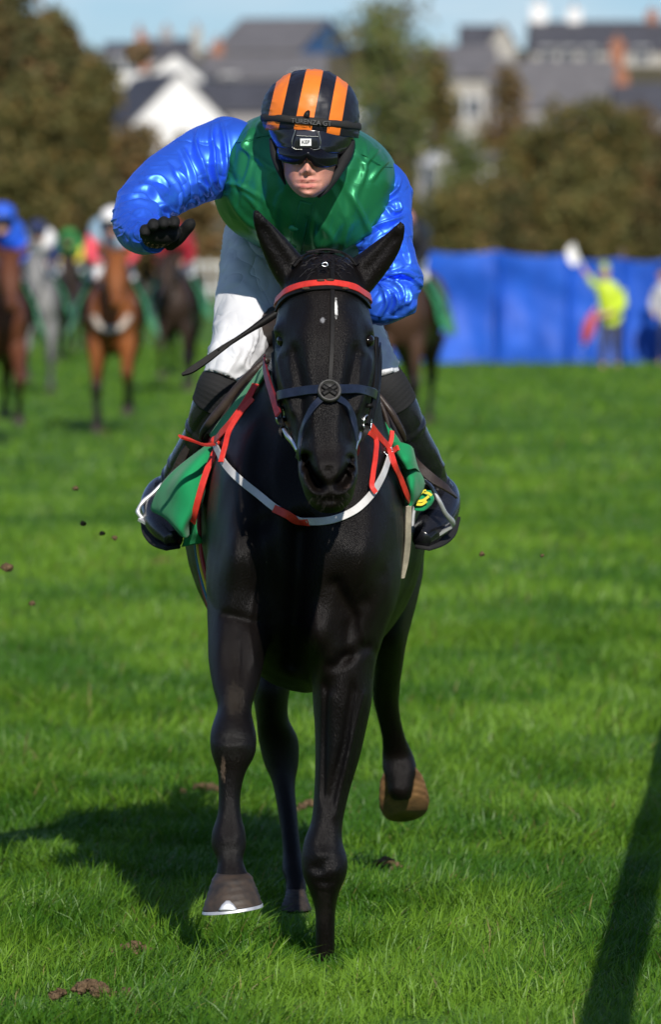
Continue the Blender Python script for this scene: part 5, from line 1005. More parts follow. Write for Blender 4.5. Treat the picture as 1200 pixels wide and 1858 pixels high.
slR = cloth_loft('sleeve', arm_rows(ARM_R), 260, 200, MAT_BSILK, rider, both(sleeve_folds(5.1, 0.0045, 8.0, -0.6, wL), traced(FOLDS_R, 4.4, 0.0170))); slR.parent = jacket
JB2 = JB
def seam(pix, w=0.0016, m=None, name='seam'):
    r = []
    for a, b in pix:
        p = P(a, b, -0.3); h = JB.ray_cast(p, (p - CAMP).normalized())
        if h[0]: r.append((h[0] + h[1] * 0.0012, h[1]))
    o = mesh_obj(name, *ribbon([a for a, _ in r], [b for _, b in r], w, 0.0016, 60), m or MAT_GSILK); o.parent = jacket
seam([(416, 250), (445, 256), (470, 249), (488, 246)]); seam([(640, 273), (665, 284), (690, 300), (712, 304)]); seam([(556, 366), (549, 390), (543, 420), (538, 445), (534, 468)], 0.026, name='placket'); seam([(572, 366), (564, 392), (557, 420), (551, 445), (547, 468)], 0.0018)
for a, b in ((533, 413), (531, 444)):
    p = P(a, b, -0.3); h = JB.ray_cast(p, (p - CAMP).normalized())
    if h[0]: o = mesh_obj('button', *ball(h[0] + h[1] * 0.002, (M(9, 0.4), 0.0035, M(7, 0.4)), 10, 20), MAT_GSILK); o.parent = jacket

# --- breeches, boots, socks, gloves
wB = lambda t: np.clip(0.25 + 1.0 * np.exp(-((t - 0.92) / 0.12) ** 2) + 0.7 * np.exp(-((t - 0.25) / 0.15) ** 2), 0, 1.3)
breeches = cloth_loft('breeches', arm_rows(LEG_L), 120, 72, MAT_BREECH, rider, sleeve_folds(2.2, 0.010, 8, 0.6, wB))
o = cloth_loft('breeches_leg', arm_rows(LEG_R), 120, 72, MAT_BREECH, rider, sleeve_folds(7.7, 0.007, 7, -0.6, wB)); o.parent = breeches
o = cloth_loft('breeches_seat', [trow(550, 352, 0.80, 128, 96, 2.3, 0), trow(550, 372, 0.95, 122, 92, 2.2, 0), trow(550, 392, 1.08, 110, 80, 2.1, 0), trow(550, 400, 1.16, 60, 44, 2, 0)], 30, 48, MAT_BREECH, rider); o.parent = breeches
for B, Ft in ((BOOT_L, FOOT_L), (BOOT_R, FOOT_R)):
    sx = -1 if B is BOOT_L else 1
    bo = cloth_loft('boot', arm_rows(B), 90, 48, MAT_BOOT, rider, lambda t, th, G: 0.0035 * ridge(t * 9 + 0.3 * np.cos(th), np.cos(th) * 0.5, np.sin(th) * 0.5, 3) * np.clip((t - 0.55) * 4, 0, 1) + 0.003 * (np.abs(t - 0.45) < 0.012))
    ft = cloth_loft('foot', arm_rows(Ft, ref=(1, 0, 0)), 50, 40, MAT_BOOT, rider); ft.parent = bo
    so = cloth_loft('knee_sock', arm_rows([(a, b, c, r * 1.06) for a, b, c, r in B[:3]]), 40, 48, MAT_SOCK, rider, lambda t, th, G: 0.0004 * np.sin(t * 60 + 3 * np.sin(th * 2 + 1) + 4 * vnoise(G * 12)) * (t > 0.1))
    sole = [(a, b, c, r) for a, b, c, r in Ft[2:]]; pts = [P(a - sx * -r * 0.15, b + r * 0.82, c) for a, b, c, r in sole]
    x = mesh_obj('sole', *ribbon(pts, [(0, 0.35, -0.9)] * len(pts), [M(r * 1.75, 0.5) for *_, r in sole], 0.009), MAT_SOCK); x.parent = bo
    x.matrix_parent_inverse = bo.matrix_parent_inverse
gl = Skin(hand_L(0.08), 0.0028).taubin(3).done('glove', MAT_GLOVE); fix(gl, rider); gl.name = 'glove'
gr = Skin(hand_R(0.08), 0.0035).taubin(3).done('glove', MAT_GLOVE); fix(gr, rider)

# --- cap, helmet shell, harness, goggles
def stripe_mat():
    m = mat('striped_cap_satin', (0.9, 0.25, 0.02), rough=0.42, spec=0.4, bump=0.25, bscale=60, bdist=0.002); nt = m.node_tree; L = nt.links; b = nt.nodes['Principled BSDF']
    tc = nt.nodes.new('ShaderNodeTexCoord'); sp = nt.nodes.new('ShaderNodeSeparateXYZ'); L.new(tc.outputs['Object'], sp.inputs[0])
    c = P(556, 206, 0.13); k = -0.20
    # x measured from the middle seam, which leans with the head
    a1 = nt.nodes.new('ShaderNodeMath'); a1.operation = 'MULTIPLY_ADD'; L.new(sp.outputs['Z'], a1.inputs[0]); a1.inputs[1].default_value = k; a1.inputs[2].default_value = -c.x - k * c.z
    a2 = nt.nodes.new('ShaderNodeMath'); a2.operation = 'ADD'; L.new(sp.outputs['X'], a2.inputs[0]); L.new(a1.outputs[0], a2.inputs[1])
    zz = nt.nodes.new('ShaderNodeMath'); zz.operation = 'MULTIPLY_ADD'; L.new(sp.outputs['Z'], zz.inputs[0]); zz.inputs[1].default_value = 0.4; zz.inputs[2].default_value = 1.0 - 0.4 * c.z
    a2b = nt.nodes.new('ShaderNodeMath'); a2b.operation = 'MULTIPLY'; L.new(a2.outputs[0], a2b.inputs[0]); L.new(zz.outputs[0], a2b.inputs[1])
    ab = nt.nodes.new('ShaderNodeMath'); ab.operation = 'ABSOLUTE'; L.new(a2b.outputs[0], ab.inputs[0])
    r = nt.nodes.new('ShaderNodeValToRGB'); r.color_ramp.interpolation = 'CONSTANT'; el = r.color_ramp.elements
    mu = nt.nodes.new('ShaderNodeMath'); mu.operation = 'MULTIPLY'; L.new(ab.outputs[0], mu.inputs[0]); mu.inputs[1].default_value = 8.0; L.new(mu.outputs[0], r.inputs[0])
    org, blk = (0.86, 0.20, 0.022, 1), (0.010, 0.010, 0.016, 1)
    el[0].position = 0; el[0].color = org; el[1].position = 8 * M(16, 0.13); el[1].color = blk
    for p, cc in ((8 * M(43, 0.13), org), (8 * M(67, 0.13), blk)): e = el.new(p); e.color = cc
    L.new(r.outputs[0], b.inputs['Base Color']); return m
CAP = [hr(243, 482, 650, 0.13, 0.124, 2.1), hr(238, 478, 652, 0.13, 0.128, 2.1), hr(225, 476, 653, 0.13, 0.133, 2.1), hr(195, 477, 652, 0.13, 0.133, 2.1), hr(170, 485, 645, 0.13, 0.124, 2.1), hr(150, 501, 628, 0.13, 0.104), hr(136, 522, 606, 0.13, 0.074), hr(128, 544, 586, 0.13, 0.042), hr(125.5, 560, 571, 0.13, 0.012)]
helmet = cloth_loft('helmet', CAP, 70, 96, stripe_mat(), rider, lambda t, th, G: 0.0012 * fbm(G * 45, 2) + 0.0016 * ridge(t * 14, np.cos(th) * 3, np.sin(th) * 3, 3) * (np.abs(np.cos(th)) > 0.75) - 0.0012 * (np.abs(np.abs(G[..., 0] - P(560, 200, .13).x) - M(29.5, .13)) < 0.003))
def hchild(o): o.parent = helmet; return o
def shear_z(o):          # the brim slopes down towards the rider's left
    for v in o.data.vertices: v.co.z -= 0.09 * (v.co.x - P(565, 225, 0.13).x) * max(0.0, min(1.0, (P(0, 150, 0.13).z - v.co.z) / 0.07))
shear_z(helmet)
band = hchild(cloth_loft('elastic_band', [hr(215, 476, 653, 0.13, 0.134, 2.1), hr(217, 474, 655, 0.129, 0.137, 2.1), hr(227, 474, 655, 0.129, 0.137, 2.1), hr(229, 476, 653, 0.13, 0.134, 2.1)], 16, 96, MAT_BAND, None, lambda t, th, G: 0.0015 * fbm(np.stack([th * 8, t * 0.5, t * 0], -1), 2), caps=False))
for v in list(helmet.data.vertices): pass
def shear_z(o):          # the brim slopes down towards the rider's left
    for v in o.data.vertices: v.co.z -= 0.09 * (v.co.x - P(565, 225, 0.13).x)
shear_z(band)
shell = hchild(cloth_loft('helmet_shell', [hr(225, 486, 644, 0.13, 0.124, 2.1), hr(246, 487, 643, 0.128, 0.128, 2.1), hr(258, 490, 640, 0.126, 0.129, 2.1), hr(268, 495, 632, 0.124, 0.130, 2.2), hr(276, 501, 622, 0.122, 0.126, 2.3), hr(279, 507, 614, 0.122, 0.115, 2.3)], 30, 96, MAT_HBLACK, None)); shear_z(shell)
# vent with badge in the middle of the brow
vt = hchild(free_strap('vent', [P(556, 238, -0.011), P(556, 252, -0.013), P(556, 268, -0.012)], [0.046, 0.052, 0.060], MAT_HBLACK, None, th=0.008))
for pts in ([(536, 236), (530, 258), (531, 268), (556, 271), (580, 269), (582, 258), (578, 238)], [(538, 246), (556, 247), (578, 248)]):
    hchild(mesh_obj('vent_trim', *tube([P(a, b, -0.0185) for a, b in pts], 0.0011, 50, 6), MAT_CLEAR))
lb = hchild(mesh_obj('badge', *box(P(555, 258, -0.0195), (M(10, 0), 0.0012, M(6.5, 0))), MAT_LABEL, None, False))
def text_mesh(name, body, size, m, place, parent):
    cu = bpy.data.curves.new(name, 'FONT'); cu.body = body; cu.size = size; cu.extrude = 0.0004; cu.align_x = 'CENTER'; cu.align_y = 'CENTER'; cu.resolution_u = 3
    to = bpy.data.objects.new(name, cu); COL.objects.link(to); bpy.context.view_layer.update(); me = bpy.data.meshes.new_from_object(to.evaluated_get(bpy.context.evaluated_depsgraph_get())); bpy.data.objects.remove(to)
    for v in me.vertices: v.co = place(v.co.x, v.co.y, v.co.z)
    me.materials.clear(); me.materials.append(m); o = bpy.data.objects.new(name, me); COL.objects.link(o); o.parent = parent; return o
pb = P(555, 258, -0.022); text_mesh('lettering', 'KEP', 0.011, MAT_HBLACK, lambda x, y, z: (pb.x + x, pb.y - z, pb.z + y), helmet)
def on_band(x, y, z):
    px = 565 + x / M(1, 0); u = (px - 565) / 91.0; Yb = 0.129 - 0.1420 * math.sqrt(max(0.02, 1 - min(1, abs(u)) ** 2.1)); p = P(px, 222 + 0.09 * (px - 565), Yb); return (p.x, p.y - z, p.z + y)
text_mesh('lettering', 'TURENZA GT', 0.0145, MAT_GREYT, on_band, helmet)
hk = hchild(mesh_obj('strap_hook', *ribbon([P(556, 212, -0.012), P(558, 206, -0.012), P(561, 201, -0.009)], [(0, -1, 0)] * 3, [0.014, 0.012, 0.005], 0.004), MAT_STRAP))
hl = [hchild(mesh_obj('harness', *loft(tube_rows([P(*p) for p in pts], [(M(a, .1), M(a * 1.3, .1)) for a in r], ref=(0, 1, 0)), 30, 14), MAT_SOCK)) for pts, r in
      (([(497, 252, 0.10), (500, 280, 0.09), (507, 305, 0.08), (513, 322, 0.10), (518, 334, 0.11)], [9, 9, 7, 4, 2]), ([(634, 255, 0.10), (628, 280, 0.09), (617, 305, 0.08), (606, 325, 0.07), (592, 345, 0.07), (578, 357, 0.06)], [11, 12, 9, 7, 5, 3]))]
G = np.zeros((14, 40, 3))
for j, u in enumerate(np.linspace(-1, 1, 40)):
    for i, v in enumerate(np.linspace(0, 1, 14)):
        px = 559 + 54.5 * u; y0 = 270 + 3 * u; y1 = 300 - 9 * abs(u) ** 4 - 13 * math.exp(-(u / 0.16) ** 2) + 4 * u + (2 if u > 0 else 0)
        G[i, j] = P(px, y0 + (y1 - y0) * v, -0.024 + 0.075 * u * u + 0.008 * (2 * v - 1) ** 2 - 0.004 * math.exp(-(u / .2) ** 2))
gg = mesh_obj('goggles', *grid_mesh(G, caps=False, closed_v=False), MAT_LENS); md = gg.modifiers.new('thickness', 'SOLIDIFY'); md.thickness = 0.004; md.offset = 0; fix(gg, rider)

# --- stirrups and whip
for sx, arm_, arm2, tread, lea in ((-1, [(294, 878, 0.56), (276, 896, 0.55), (258, 912, 0.54), (250, 928, 0.53), (262, 946, 0.53)], [(312, 872, 0.52), (330, 920, 0.44), (334, 965, 0.44)], [(258, 940, 0.53), (300, 962, 0.49), (334, 972, 0.45)], [(344, 800, 0.48), (320, 850, 0.5), (296, 882, 0.54)]),
                                   (1, [(772, 871, 0.40), (784, 884, 0.38), (796, 906, 0.38), (808, 930, 0.40), (822, 950, 0.44), (814, 958, 0.46)], [(770, 874, 0.46), (752, 925, 0.46), (748, 968, 0.46)], [(820, 953, 0.45), (785, 972, 0.46), (750, 975, 0.46)], [(742, 822, 0.42), (760, 846, 0.36), (785, 868, 0.35), (812, 886, 0.37), (828, 901, 0.40)])):
    st = empty('stirrup', P(*arm_[2])); tag(st, 'bright metal stirrup on the rider boot at the ' + ('left' if sx < 0 else 'right') + ' of the photo', 'stirrup', 'stirrups of the leading rider')
    fix(mesh_obj('side_arm', *tube([P(*p) for p in arm_], [0.0042, 0.0042, 0.005, 0.0055, 0.0068, 0.006][:len(arm_)], 40, 12), MAT_SHOE), st)
    fix(mesh_obj('side_arm', *tube([P(*p) for p in arm2], 0.0045, 30, 12), MAT_SHOE), st)
    fix(free_strap('tread', [P(*p) for p in tread], 0.03, MAT_SHOE, None, nrm=(0, 0.3, -0.95), th=0.008), st)
    fix(free_strap('stirrup_leather', [P(*p) for p in lea], [0.018, 0.021, 0.023, 0.022, 0.012][:len(lea)], MAT_BROWNL, None, nrm=(0, -0.75, 0.65), th=0.005), st)
wh = empty('riding_whip', P(632, 490, 0.27)); tag(wh, 'black riding whip pointing down left from behind the horse head', 'whip')
W0, W1 = P(655, 468, 0.24), P(330, 680, 0.16)
wp = lambda f, dz=0.0: W0.lerp(W1, f) + Vector((0, 0, dz))
fix(mesh_obj('shaft', *loft(tube_rows([wp(0), wp(0.2), wp(0.45), wp(0.52), wp(0.62), wp(0.80)], [0.010, 0.009, 0.0080, 0.0095, 0.0060, 0.0045]), 60, 14), MAT_STRAP), wh)
fix(free_strap('flap', [wp(0.70, 0.001), wp(0.78, 0), wp(0.88, -0.003), wp(0.96, -0.003), wp(1.0, 0.0)], [0.007, 0.012, 0.015, 0.013, 0.005], MAT_STRAP, None, nrm=(0.2, -0.8, 0.5), th=0.008), wh)
# ================================================================== the rest of the field, blurred behind
def shift(part, dx=0, dy=0, dz=0): V, F = part; V = np.array(V); return (V + np.array([dx, dy, dz])).tolist(), F
DZ = 0.14
BG_LEGS = [
    [mr(-.12, .18, 1.05, .09, .18), mr(-.13, .1, .88, .078, .12), mr(-.13, .06, .72, .052, .08), mr(-.13, .03, .53, .042, .05), mr(-.13, .02, .46, .049, .055), mr(-.13, .02, .38, .036, .042), mr(-.13, .0, .26, .025, .03), mr(-.13, -.01, .16, .033, .038), mr(-.13, -.04, .09, .03, .034), mr(-.13, -.05, .05, .035, .04)],
    [mr(.12, .18, 1.05, .09, .18), mr(.13, .04, .90, .075, .11), mr(.13, -.12, .79, .052, .075), mr(.13, -.27, .69, .046, .05), mr(.13, -.31, .62, .046, .046), mr(.13, -.24, .50, .028, .032), mr(.13, -.14, .38, .027, .03), mr(.13, -.08, .30, .035, .038), mr(.13, -.09, .24, .032, .034)],
    [mr(-.13, 1.5, .98, .14, .26), mr(-.13, 1.4, .78, .09, .16), mr(-.13, 1.45, .62, .052, .09), mr(-.13, 1.5, .52, .048, .07), mr(-.13, 1.46, .42, .036, .045), mr(-.13, 1.36, .26, .026, .03), mr(-.13, 1.3, .16, .034, .038), mr(-.13, 1.27, .09, .03, .034), mr(-.13, 1.26, .05, .035, .04)],
    [mr(.13, 1.5, .98, .14, .26), mr(.13, 1.55, .80, .09, .15), mr(.13, 1.75, .66, .052, .08), mr(.13, 1.9, .60, .046, .06), mr(.13, 2.0, .50, .032, .04), mr(.13, 2.08, .38, .028, .03), mr(.13, 2.12, .30, .034, .036), mr(.13, 2.1, .24, .032, .034)]]
for r_ in BG_LEGS:
    for q_ in r_: q_[2] *= 0.90
def bg_horse_mesh():
    parts = [shift(loft(r, 50, 28), -CX, 0, DZ) for r in (TRUNK, NECK, HEAD)] + [shift(e, -CX, 0, DZ) for e in EARS] + [loft(r, 40, 16) for r in BG_LEGS]
    s = Skin(parts, 0.014); s.taubin(6)
    for c, r, n in (((-.13, .05, 1.05), (.12, .2, .16), 12), ((.13, .05, 1.05), (.12, .2, .16), 12), ((0, 0, 1.37), (.25, .25, .22), 16)): s.relax(c, r, n)
    return s
def points_mat(name, col, col2, low=(0.012, 0.010, 0.009), z0=0.42, z1=0.62):
    """coat that darkens to black on the lower legs, as bay horses do"""
    m = coat_mat(name, col, col2, 0.45, bump=0.0); nt = m.node_tree; L = nt.links; b = nt.nodes['Principled BSDF']; src = b.inputs['Base Color'].links[0].from_socket
    tc = nt.nodes.new('ShaderNodeTexCoord'); sp = nt.nodes.new('ShaderNodeSeparateXYZ'); L.new(tc.outputs['Object'], sp.inputs[0])
    r = nt.nodes.new('ShaderNodeMapRange'); r.inputs[1].default_value = z0; r.inputs[2].default_value = z1; L.new(sp.outputs['Z'], r.inputs[0])
    mx = nt.nodes.new('ShaderNodeMix'); mx.data_type = 'RGBA'; L.new(r.outputs[0], mx.inputs[0]); mx.inputs[6].default_value = (*low, 1); L.new(src, mx.inputs[7]); L.new(mx.outputs[2], b.inputs['Base Color']); return m
MAT_BAY = points_mat('bay_coat', (0.15, 0.045, 0.013), (0.25, 0.085, 0.025)); MAT_BAY2 = points_mat('dark_bay_coat', (0.075, 0.026, 0.014), (0.12, 0.042, 0.02))
MAT_DBROWN = points_mat('dark_brown_coat', (0.022, 0.014, 0.011), (0.04, 0.024, 0.017)); MAT_GREYH = points_mat('grey_coat', (0.15, 0.147, 0.145), (0.25, 0.245, 0.24), (0.06, 0.06, 0.06))
MAT_LIVER = points_mat('brown_coat', (0.045, 0.024, 0.016), (0.08, 0.042, 0.026))
def simple(name, col, rough=0.55): return mat(name, col, rough=rough, var=0.08, vscale=12)
proto = bg_horse_mesh().done('horse', MAT_BAY)
def bg_child(name, part, m, parent): o = mesh_obj(name, *part, m, parent); return o
for r in BG_LEGS:
    x, y, z, hx = r[-1][0], r[-1][1], r[-1][2], 0.05
    bg_child('hoof', loft([mr(x, y, z + .03, .038, .04), mr(x, y - .02, z, .046, .05), mr(x, y - .035, z - .045, .056, .062)], 8, 16), MAT_HOOF, proto)
for ex in (503, 679): bg_child('eye', shift(ball(P(ex, 617, -0.462), 0.018, 8, 12), -CX, 0, DZ), MAT_EYE, proto)
bg_child('tail', tube([(0, 2.05, 1.36), (0.02, 2.3, 1.4), (-.03, 2.6, 1.2), (0.0, 2.8, .9)], [.04, .06, .06, .02], 20, 10), MAT_HAIR, proto)
# rider
mirror = lambda spec: [(2 * (600 + CX / M(1, c)) - a, b, c, r) for a, b, c, r in spec]
SH = lambda part: shift(part, -CX, 0, DZ)
ARM_RB = [(640, 345, 0.42, 50), (676, 372, 0.36, 55), (690, 420, 0.30, 48), (698, 470, 0.24, 46), (690, 515, 0.15, 42), (660, 545, 0.05, 36), (636, 560, -0.02, 28)]
bparts = [loft(FACE, 24, 24), loft(NECKR, 12, 16), loft(slim(TORSO, .8), 24, 24)]
for spec in (ARM_RB, mirror(ARM_RB)): bparts += [loft(slim(arm_rows(spec), .62), 24, 12), ball(P(spec[-1][0], spec[-1][1] + 6, spec[-1][2] - 0.03), (.03, .04, .03), 8, 10)]
for L_, B_, F_ in ((LEG_R, BOOT_R, FOOT_R), (mirror(LEG_R), mirror(BOOT_R), mirror(FOOT_R))): bparts += [loft(slim(arm_rows(L_), .8), 20, 14), loft(slim(arm_rows(B_), .74), 20, 14), loft(slim(arm_rows(F_), .66), 14, 12)]
MAT_SKIN2 = mat('plain_skin', (0.50, 0.28, 0.21), rough=0.5)
sb_ = Skin([SH(p) for p in bparts], 0.009); sb_.taubin(4); sb_.push(Vector(P(558, 308, 0)) + Vector((-CX, 0, DZ)), (.012, .03, .014), (0, -.02, 0))
protor = sb_.done('person', MAT_SKIN2)
bj = bg_child('silk_jacket', SH(loft([trow(*[(a[0] / M(1, a[1]) + 600), 0, a[1], 0, 0]) if False else a for a in TORSO], 40, 48)), MAT_GSILK, protor)
for spec in (ARM_RB, mirror(ARM_RB)): bg_child('sleeve', SH(loft(arm_rows(spec), 40, 28)), MAT_BSILK, bj)
bb = bg_child('breeches', SH(loft(arm_rows(LEG_R), 30, 24)), MAT_BREECH, protor); bg_child('breeches_leg', SH(loft(arm_rows(mirror(LEG_R)), 30, 24)), MAT_BREECH, bb)
for B_, F_ in ((BOOT_R, FOOT_R), (mirror(BOOT_R), mirror(FOOT_R))): bo = bg_child('boot', SH(loft(arm_rows(B_), 24, 20)), MAT_BOOT, protor); bg_child('foot', SH(loft(arm_rows(F_, ref=(1, 0, 0)), 18, 18)), MAT_BOOT, bo)
bh = bg_child('helmet', SH(loft(CAP, 30, 40)), MAT_LABEL, protor); bg_child('helmet_shell', SH(loft([hr(232, 482, 648, 0.13, 0.134, 2.1), hr(262, 488, 642, 0.126, 0.133, 2.1), hr(276, 502, 622, 0.122, 0.127, 2.3)], 10, 40)), MAT_HBLACK, bh)
bg_child('goggles', SH(grid_mesh(G[::3, ::3], caps=False, closed_v=False)), MAT_LENS, protor)
# saddlecloth
protoc = empty('saddlecloth')
for sx in (-1, 1):
    rows = [[(sx * .18, .34, 1.50), (sx * .22, .7, 1.52), (sx * .22, 1.0, 1.48)], [(sx * .27, .30, 1.3), (sx * .31, .65, 1.3), (sx * .32, 1.0, 1.3)], [(sx * .31, .30, 1.12), (sx * .36, .6, 1.10), (sx * .38, 1.0, 1.1)], [(sx * .37, .28, 1.02), (sx * .40, .6, .98), (sx * .40, 1.0, 1.0)]]
    rows = [[(p[0], p[1], p[2] - 0.11) for p in r_] for r_ in rows]
    o = mesh_obj('flap', *grid_mesh(patch_grid(rows, 16, 14), caps=False, closed_v=False), MAT_CLOTHG, protoc); md = o.modifiers.new('thickness', 'SOLIDIFY'); md.thickness = 0.004
def copy_tree(o, parent=None):
    c = o.copy(); COL.objects.link(c)
    if parent: c.parent = parent
    for ch in list(o.children): copy_tree(ch, c)
    return c
def dress(root, table):
    for o in [root] + list(root.children_recursive):
        k = o.name.split('.')[0]
        if k in table and o.type == 'MESH': o.material_slots[0].link = 'OBJECT'; o.material_slots[0].material = table[k]
WHITE_ = simple('white_cap', (0.8, 0.78, 0.78)); CORAL = simple('coral_satin', (0.80, 0.09, 0.115), 0.45); PALEB = simple('pale_blue_satin', (0.35, 0.50, 0.62), 0.45)
NAVY_ = simple('navy_satin', (0.012, 0.022, 0.09)); YELL = simple('yellow_satin', (0.72, 0.58, 0.05)); LGREEN = simple('bright_green_satin', (0.03, 0.25, 0.05)); DRED_ = simple('dark_red_satin', (0.30, 0.012, 0.022))
BLK = simple('black_satin', (0.012, 0.012, 0.014)); PINK = simple('pink_cap', (0.72, 0.33, 0.40)); ROYAL = simple('royal_satin', (0.015, 0.10, 0.62)); GREYC = simple('grey_satin', (0.45, 0.44, 0.47))
FIELD = [  # px, hoof y, scale, mirrored, heading, coat, jacket, sleeve, helmet, horse label, rider label
    (2, 806, 0.98, False, 0.10, MAT_BAY2, ROYAL, ROYAL, ROYAL, 'dark bay racehorse cut off by the left edge of the photo', 'rider all in bright blue at the left edge of the photo'),
    (70, 716, 0.98, True, 0.05, MAT_GREYH, WHITE_, NAVY_, NAVY_, 'pale grey racehorse second from the left', 'rider in navy cap on the pale grey horse'),
    (122, 655, 1.0, False, -0.05, MAT_DBROWN, LGREEN, YELL, LGREEN, 'dark brown racehorse farthest back, under the green and yellow rider', 'rider in green cap with yellow sleeves farthest back'),
    (202, 786, 0.98, False, 0.02, MAT_BAY, PALEB, CORAL, WHITE_, 'bright orange bay racehorse with a pale band round its chest', 'rider in coral sleeves and white cap on the orange bay horse'),
    (315, 712, 0.98, True, -0.04, MAT_DBROWN, DRED_, DRED_, DRED_, 'dark brown racehorse just right of the orange bay', 'rider in dark red on the dark brown horse'),
    (727, 775, 0.98, True, -0.12, MAT_LIVER, BLK, BLK, PINK, 'brown racehorse half hidden behind the leading rider at right', 'rider in black with pink cap behind the blue sleeve at right')]
for k, (px, hy, s, mi, rz, coat, ja, sl, he, lab_h, lab_r) in enumerate(FIELD):
    g = gpt(px, hy)
    for pr, lab, cat, grp in ((proto, lab_h, 'horse', 'racehorses running towards the camera'), (protor, lab_r, 'person', 'riders in racing colours'), (protoc, 'green saddlecloth on the ' + lab_h.replace(' racehorse', ' horse'), 'saddlecloth', 'saddlecloths of the following field')):
        c = pr if k == 0 else copy_tree(pr); c.location = g; c.scale = ((-s if mi else s) * 1.1, s, s); c.rotation_euler = (0, 0, rz); tag(c, lab, cat, grp)
        if pr is proto: dress(c, {'horse': coat})
        if pr is protor: dress(c, {'silk_jacket': ja, 'sleeve': sl, 'helmet': he})
g = gpt(202, 786); bb_ = empty('breast_girth', g); bb_.scale = (.98, .98, .98); tag(bb_, 'pale sheepskin breast girth round the chest of the orange bay horse', 'breast girth')
MAT_FLEECE = mat('sheepskin', (0.46, 0.40, 0.34), rough=0.95, var=0.2, vscale=20, bump=0.6, bscale=80)
fl = mesh_obj('fleece', *ribbon([(-.22, .35, 1.22), (-.17, .0, 1.10), (-.09, -.16, .98), (0, -.19, .95), (.09, -.16, .98), (.17, .0, 1.10), (.22, .35, 1.22)], [(-1, -.2, .2), (-.7, -.7, .2), (-.3, -1, .2), (0, -1, .2), (.3, -1, .2), (.7, -.7, .2), (1, -.2, .2)], 0.055, 0.03, 40), MAT_FLEECE, bb_)

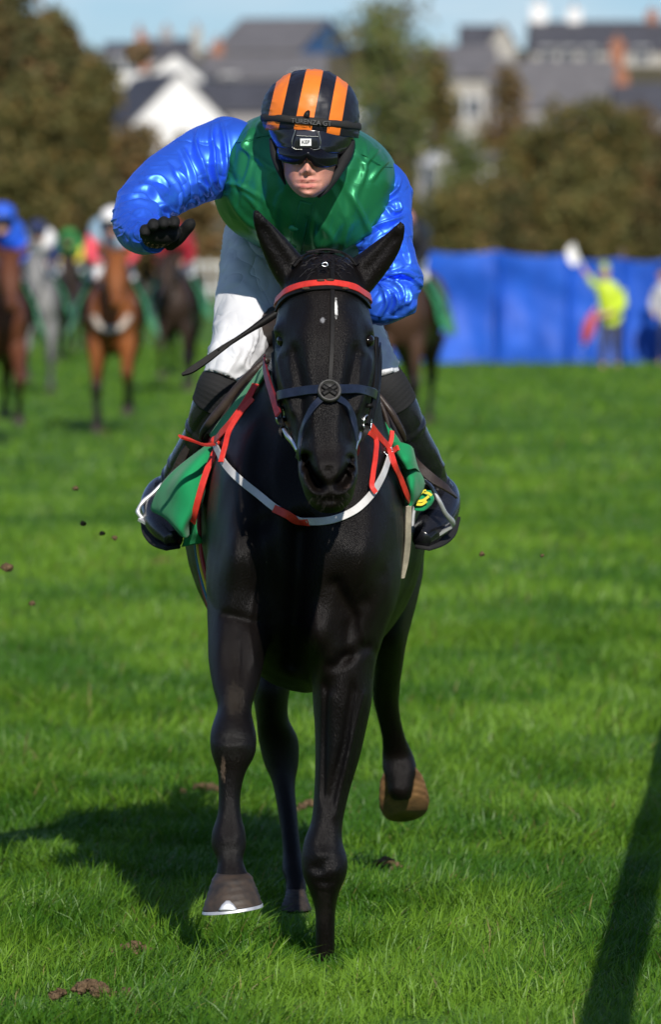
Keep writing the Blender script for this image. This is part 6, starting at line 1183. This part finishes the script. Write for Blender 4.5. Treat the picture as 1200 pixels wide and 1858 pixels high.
# ------------------------------------------------------------------ course staff by the blue screen
def staff(label, px, py, top, leg, cap, waving, s=1.0):
    g = gpt(px, py); parts = []
    TR = [xz(0, 0, 0, 0, .1)]
    torso = [mr(.02, .02, .66, .15, .11, 2.4), mr(.02, .02, .78, .17, .12, 2.4), mr(.0, 0, 1.0, .18, .13, 2.4), mr(-.03, -.03, 1.2, .19, .13, 2.4), mr(-.05, -.05, 1.32, .13, .09, 2.2), mr(-.06, -.06, 1.36, .06, .06)]
    legs = [[mr(sx * .09 + .01, .02, .78, .09, .1), mr(sx * .09, 0, .45, .07, .075), mr(sx * .10, .03, .25, .055, .06), mr(sx * .11, .02, .08, .045, .055), mr(sx * .11, -.05, .02, .045, .11)] for sx in (-1, 1)]
    head = [mr(-.08, -.08, 1.36, .05, .055), mr(-.09, -.09, 1.42, .07, .085), mr(-.09, -.09, 1.5, .077, .095), mr(-.09, -.08, 1.57, .065, .08), mr(-.09, -.08, 1.61, .02, .03)]
    if waving: aL = [(-.17, -.03, 1.26), (-.26, -.12, 1.30), (-.34, -.15, 1.42), (-.42, -.16, 1.52)]; aR = [(.17, -.02, 1.2), (.2, -.05, 1.0), (.02, -.2, .86), (-.22, -.24, .80)]
    else: aL = [(-.19, -.02, 1.22), (-.25, -.02, 1.0), (-.2, -.14, .82)]; aR = [(.19, -.02, 1.22), (.25, -.02, 1.0), (.2, -.14, .82)]
    body = Skin([loft(slim(torso, .86), 20, 20), loft(head, 16, 18)] + [loft(slim(l, .85), 20, 12) for l in legs] + [tube(a, [.045, .04, .035, .03][:len(a)], 20, 10) for a in (aL, aR)] + [ball(a[-1], (.04, .035, .05), 8, 10) for a in (aL, aR)], 0.012).taubin(4)
    body.push((-.09, -.18, 1.47), (.015, .02, .02), (0, -.02, 0)); o = body.done('person', MAT_SKIN2); o.location = g; o.scale = (s, s, s); tag(o, label, 'person', 'course staff by the screen')
    jk = mesh_obj('jacket', *loft(torso, 24, 28), top, o)
    for a in (aL, aR): mesh_obj('sleeve', *tube(a[:-1] + [tuple(Vector(a[-1]) * .8 + Vector(a[-2]) * .2)] if not waving else a[:3], [.068, .062, .055, .05][:len(a) if not waving else 3], 20, 12), top, jk)
    tr = mesh_obj('trousers', *loft(legs[0][:4], 20, 16), leg, o); mesh_obj('trouser_leg', *loft(legs[1][:4], 20, 16), leg, tr)
    mesh_obj('cap', *loft([mr(-.09, -.09, 1.52, .084, .10), mr(-.09, -.085, 1.58, .075, .092), mr(-.09, -.08, 1.63, .04, .05), mr(-.09, -.08, 1.64, .01, .01)], 14, 18), cap, o)
    return o, g
HIVIS = simple('hi_vis_yellow', (0.50, 0.64, 0.03)); DTROU = simple('dark_trousers', (0.05, 0.05, 0.06)); 
st_o, g = staff('steward in hi-vis yellow jacket waving in front of the blue screen', 1108, 668, HIVIS, DTROU, simple('olive_cap', (0.35, 0.45, 0.06)), True, 0.95)
fw = empty('signal_flag', g); tag(fw, 'white flag held up by the steward in yellow', 'flag')
mesh_obj('pole', *tube([(-.38, -.16, 1.44), (-.45, -.17, 1.58), (-.55, -.18, 1.84)], .010, 8, 8), MAT_RAIL, fw)
o = mesh_obj('cloth', *grid_mesh(patch_grid([[(-.55, -.18, 1.84), (-.60, -.14, 1.80), (-.65, -.2, 1.72)], [(-.51, -.18, 1.70), (-.57, -.12, 1.66), (-.62, -.2, 1.58)], [(-.46, -.18, 1.58), (-.50, -.14, 1.52), (-.56, -.2, 1.50)]], 12, 12), caps=False, closed_v=False), WHITE_, fw); o.modifiers.new('t', 'SOLIDIFY').thickness = .006
fr_ = empty('signal_flag', g); tag(fr_, 'furled red flag held low by the steward in yellow', 'flag')
mesh_obj('pole', *tube([(-.20, -.25, .92), (-.28, -.26, .7), (-.42, -.27, .28)], .010, 8, 8), MAT_RAIL, fr_)
mesh_obj('cloth', *tube([(-.22, -.25, .86), (-.30, -.26, .66), (-.35, -.26, .5), (-.39, -.27, .36)], [.03, .09, .085, .03], 20, 14), simple('faded_red', (0.45, 0.06, 0.07)), fr_)
staff('person in grey at the right edge beside the blue screen', 1212, 662, GREYC, NAVY_, BLK, False, 0.92)
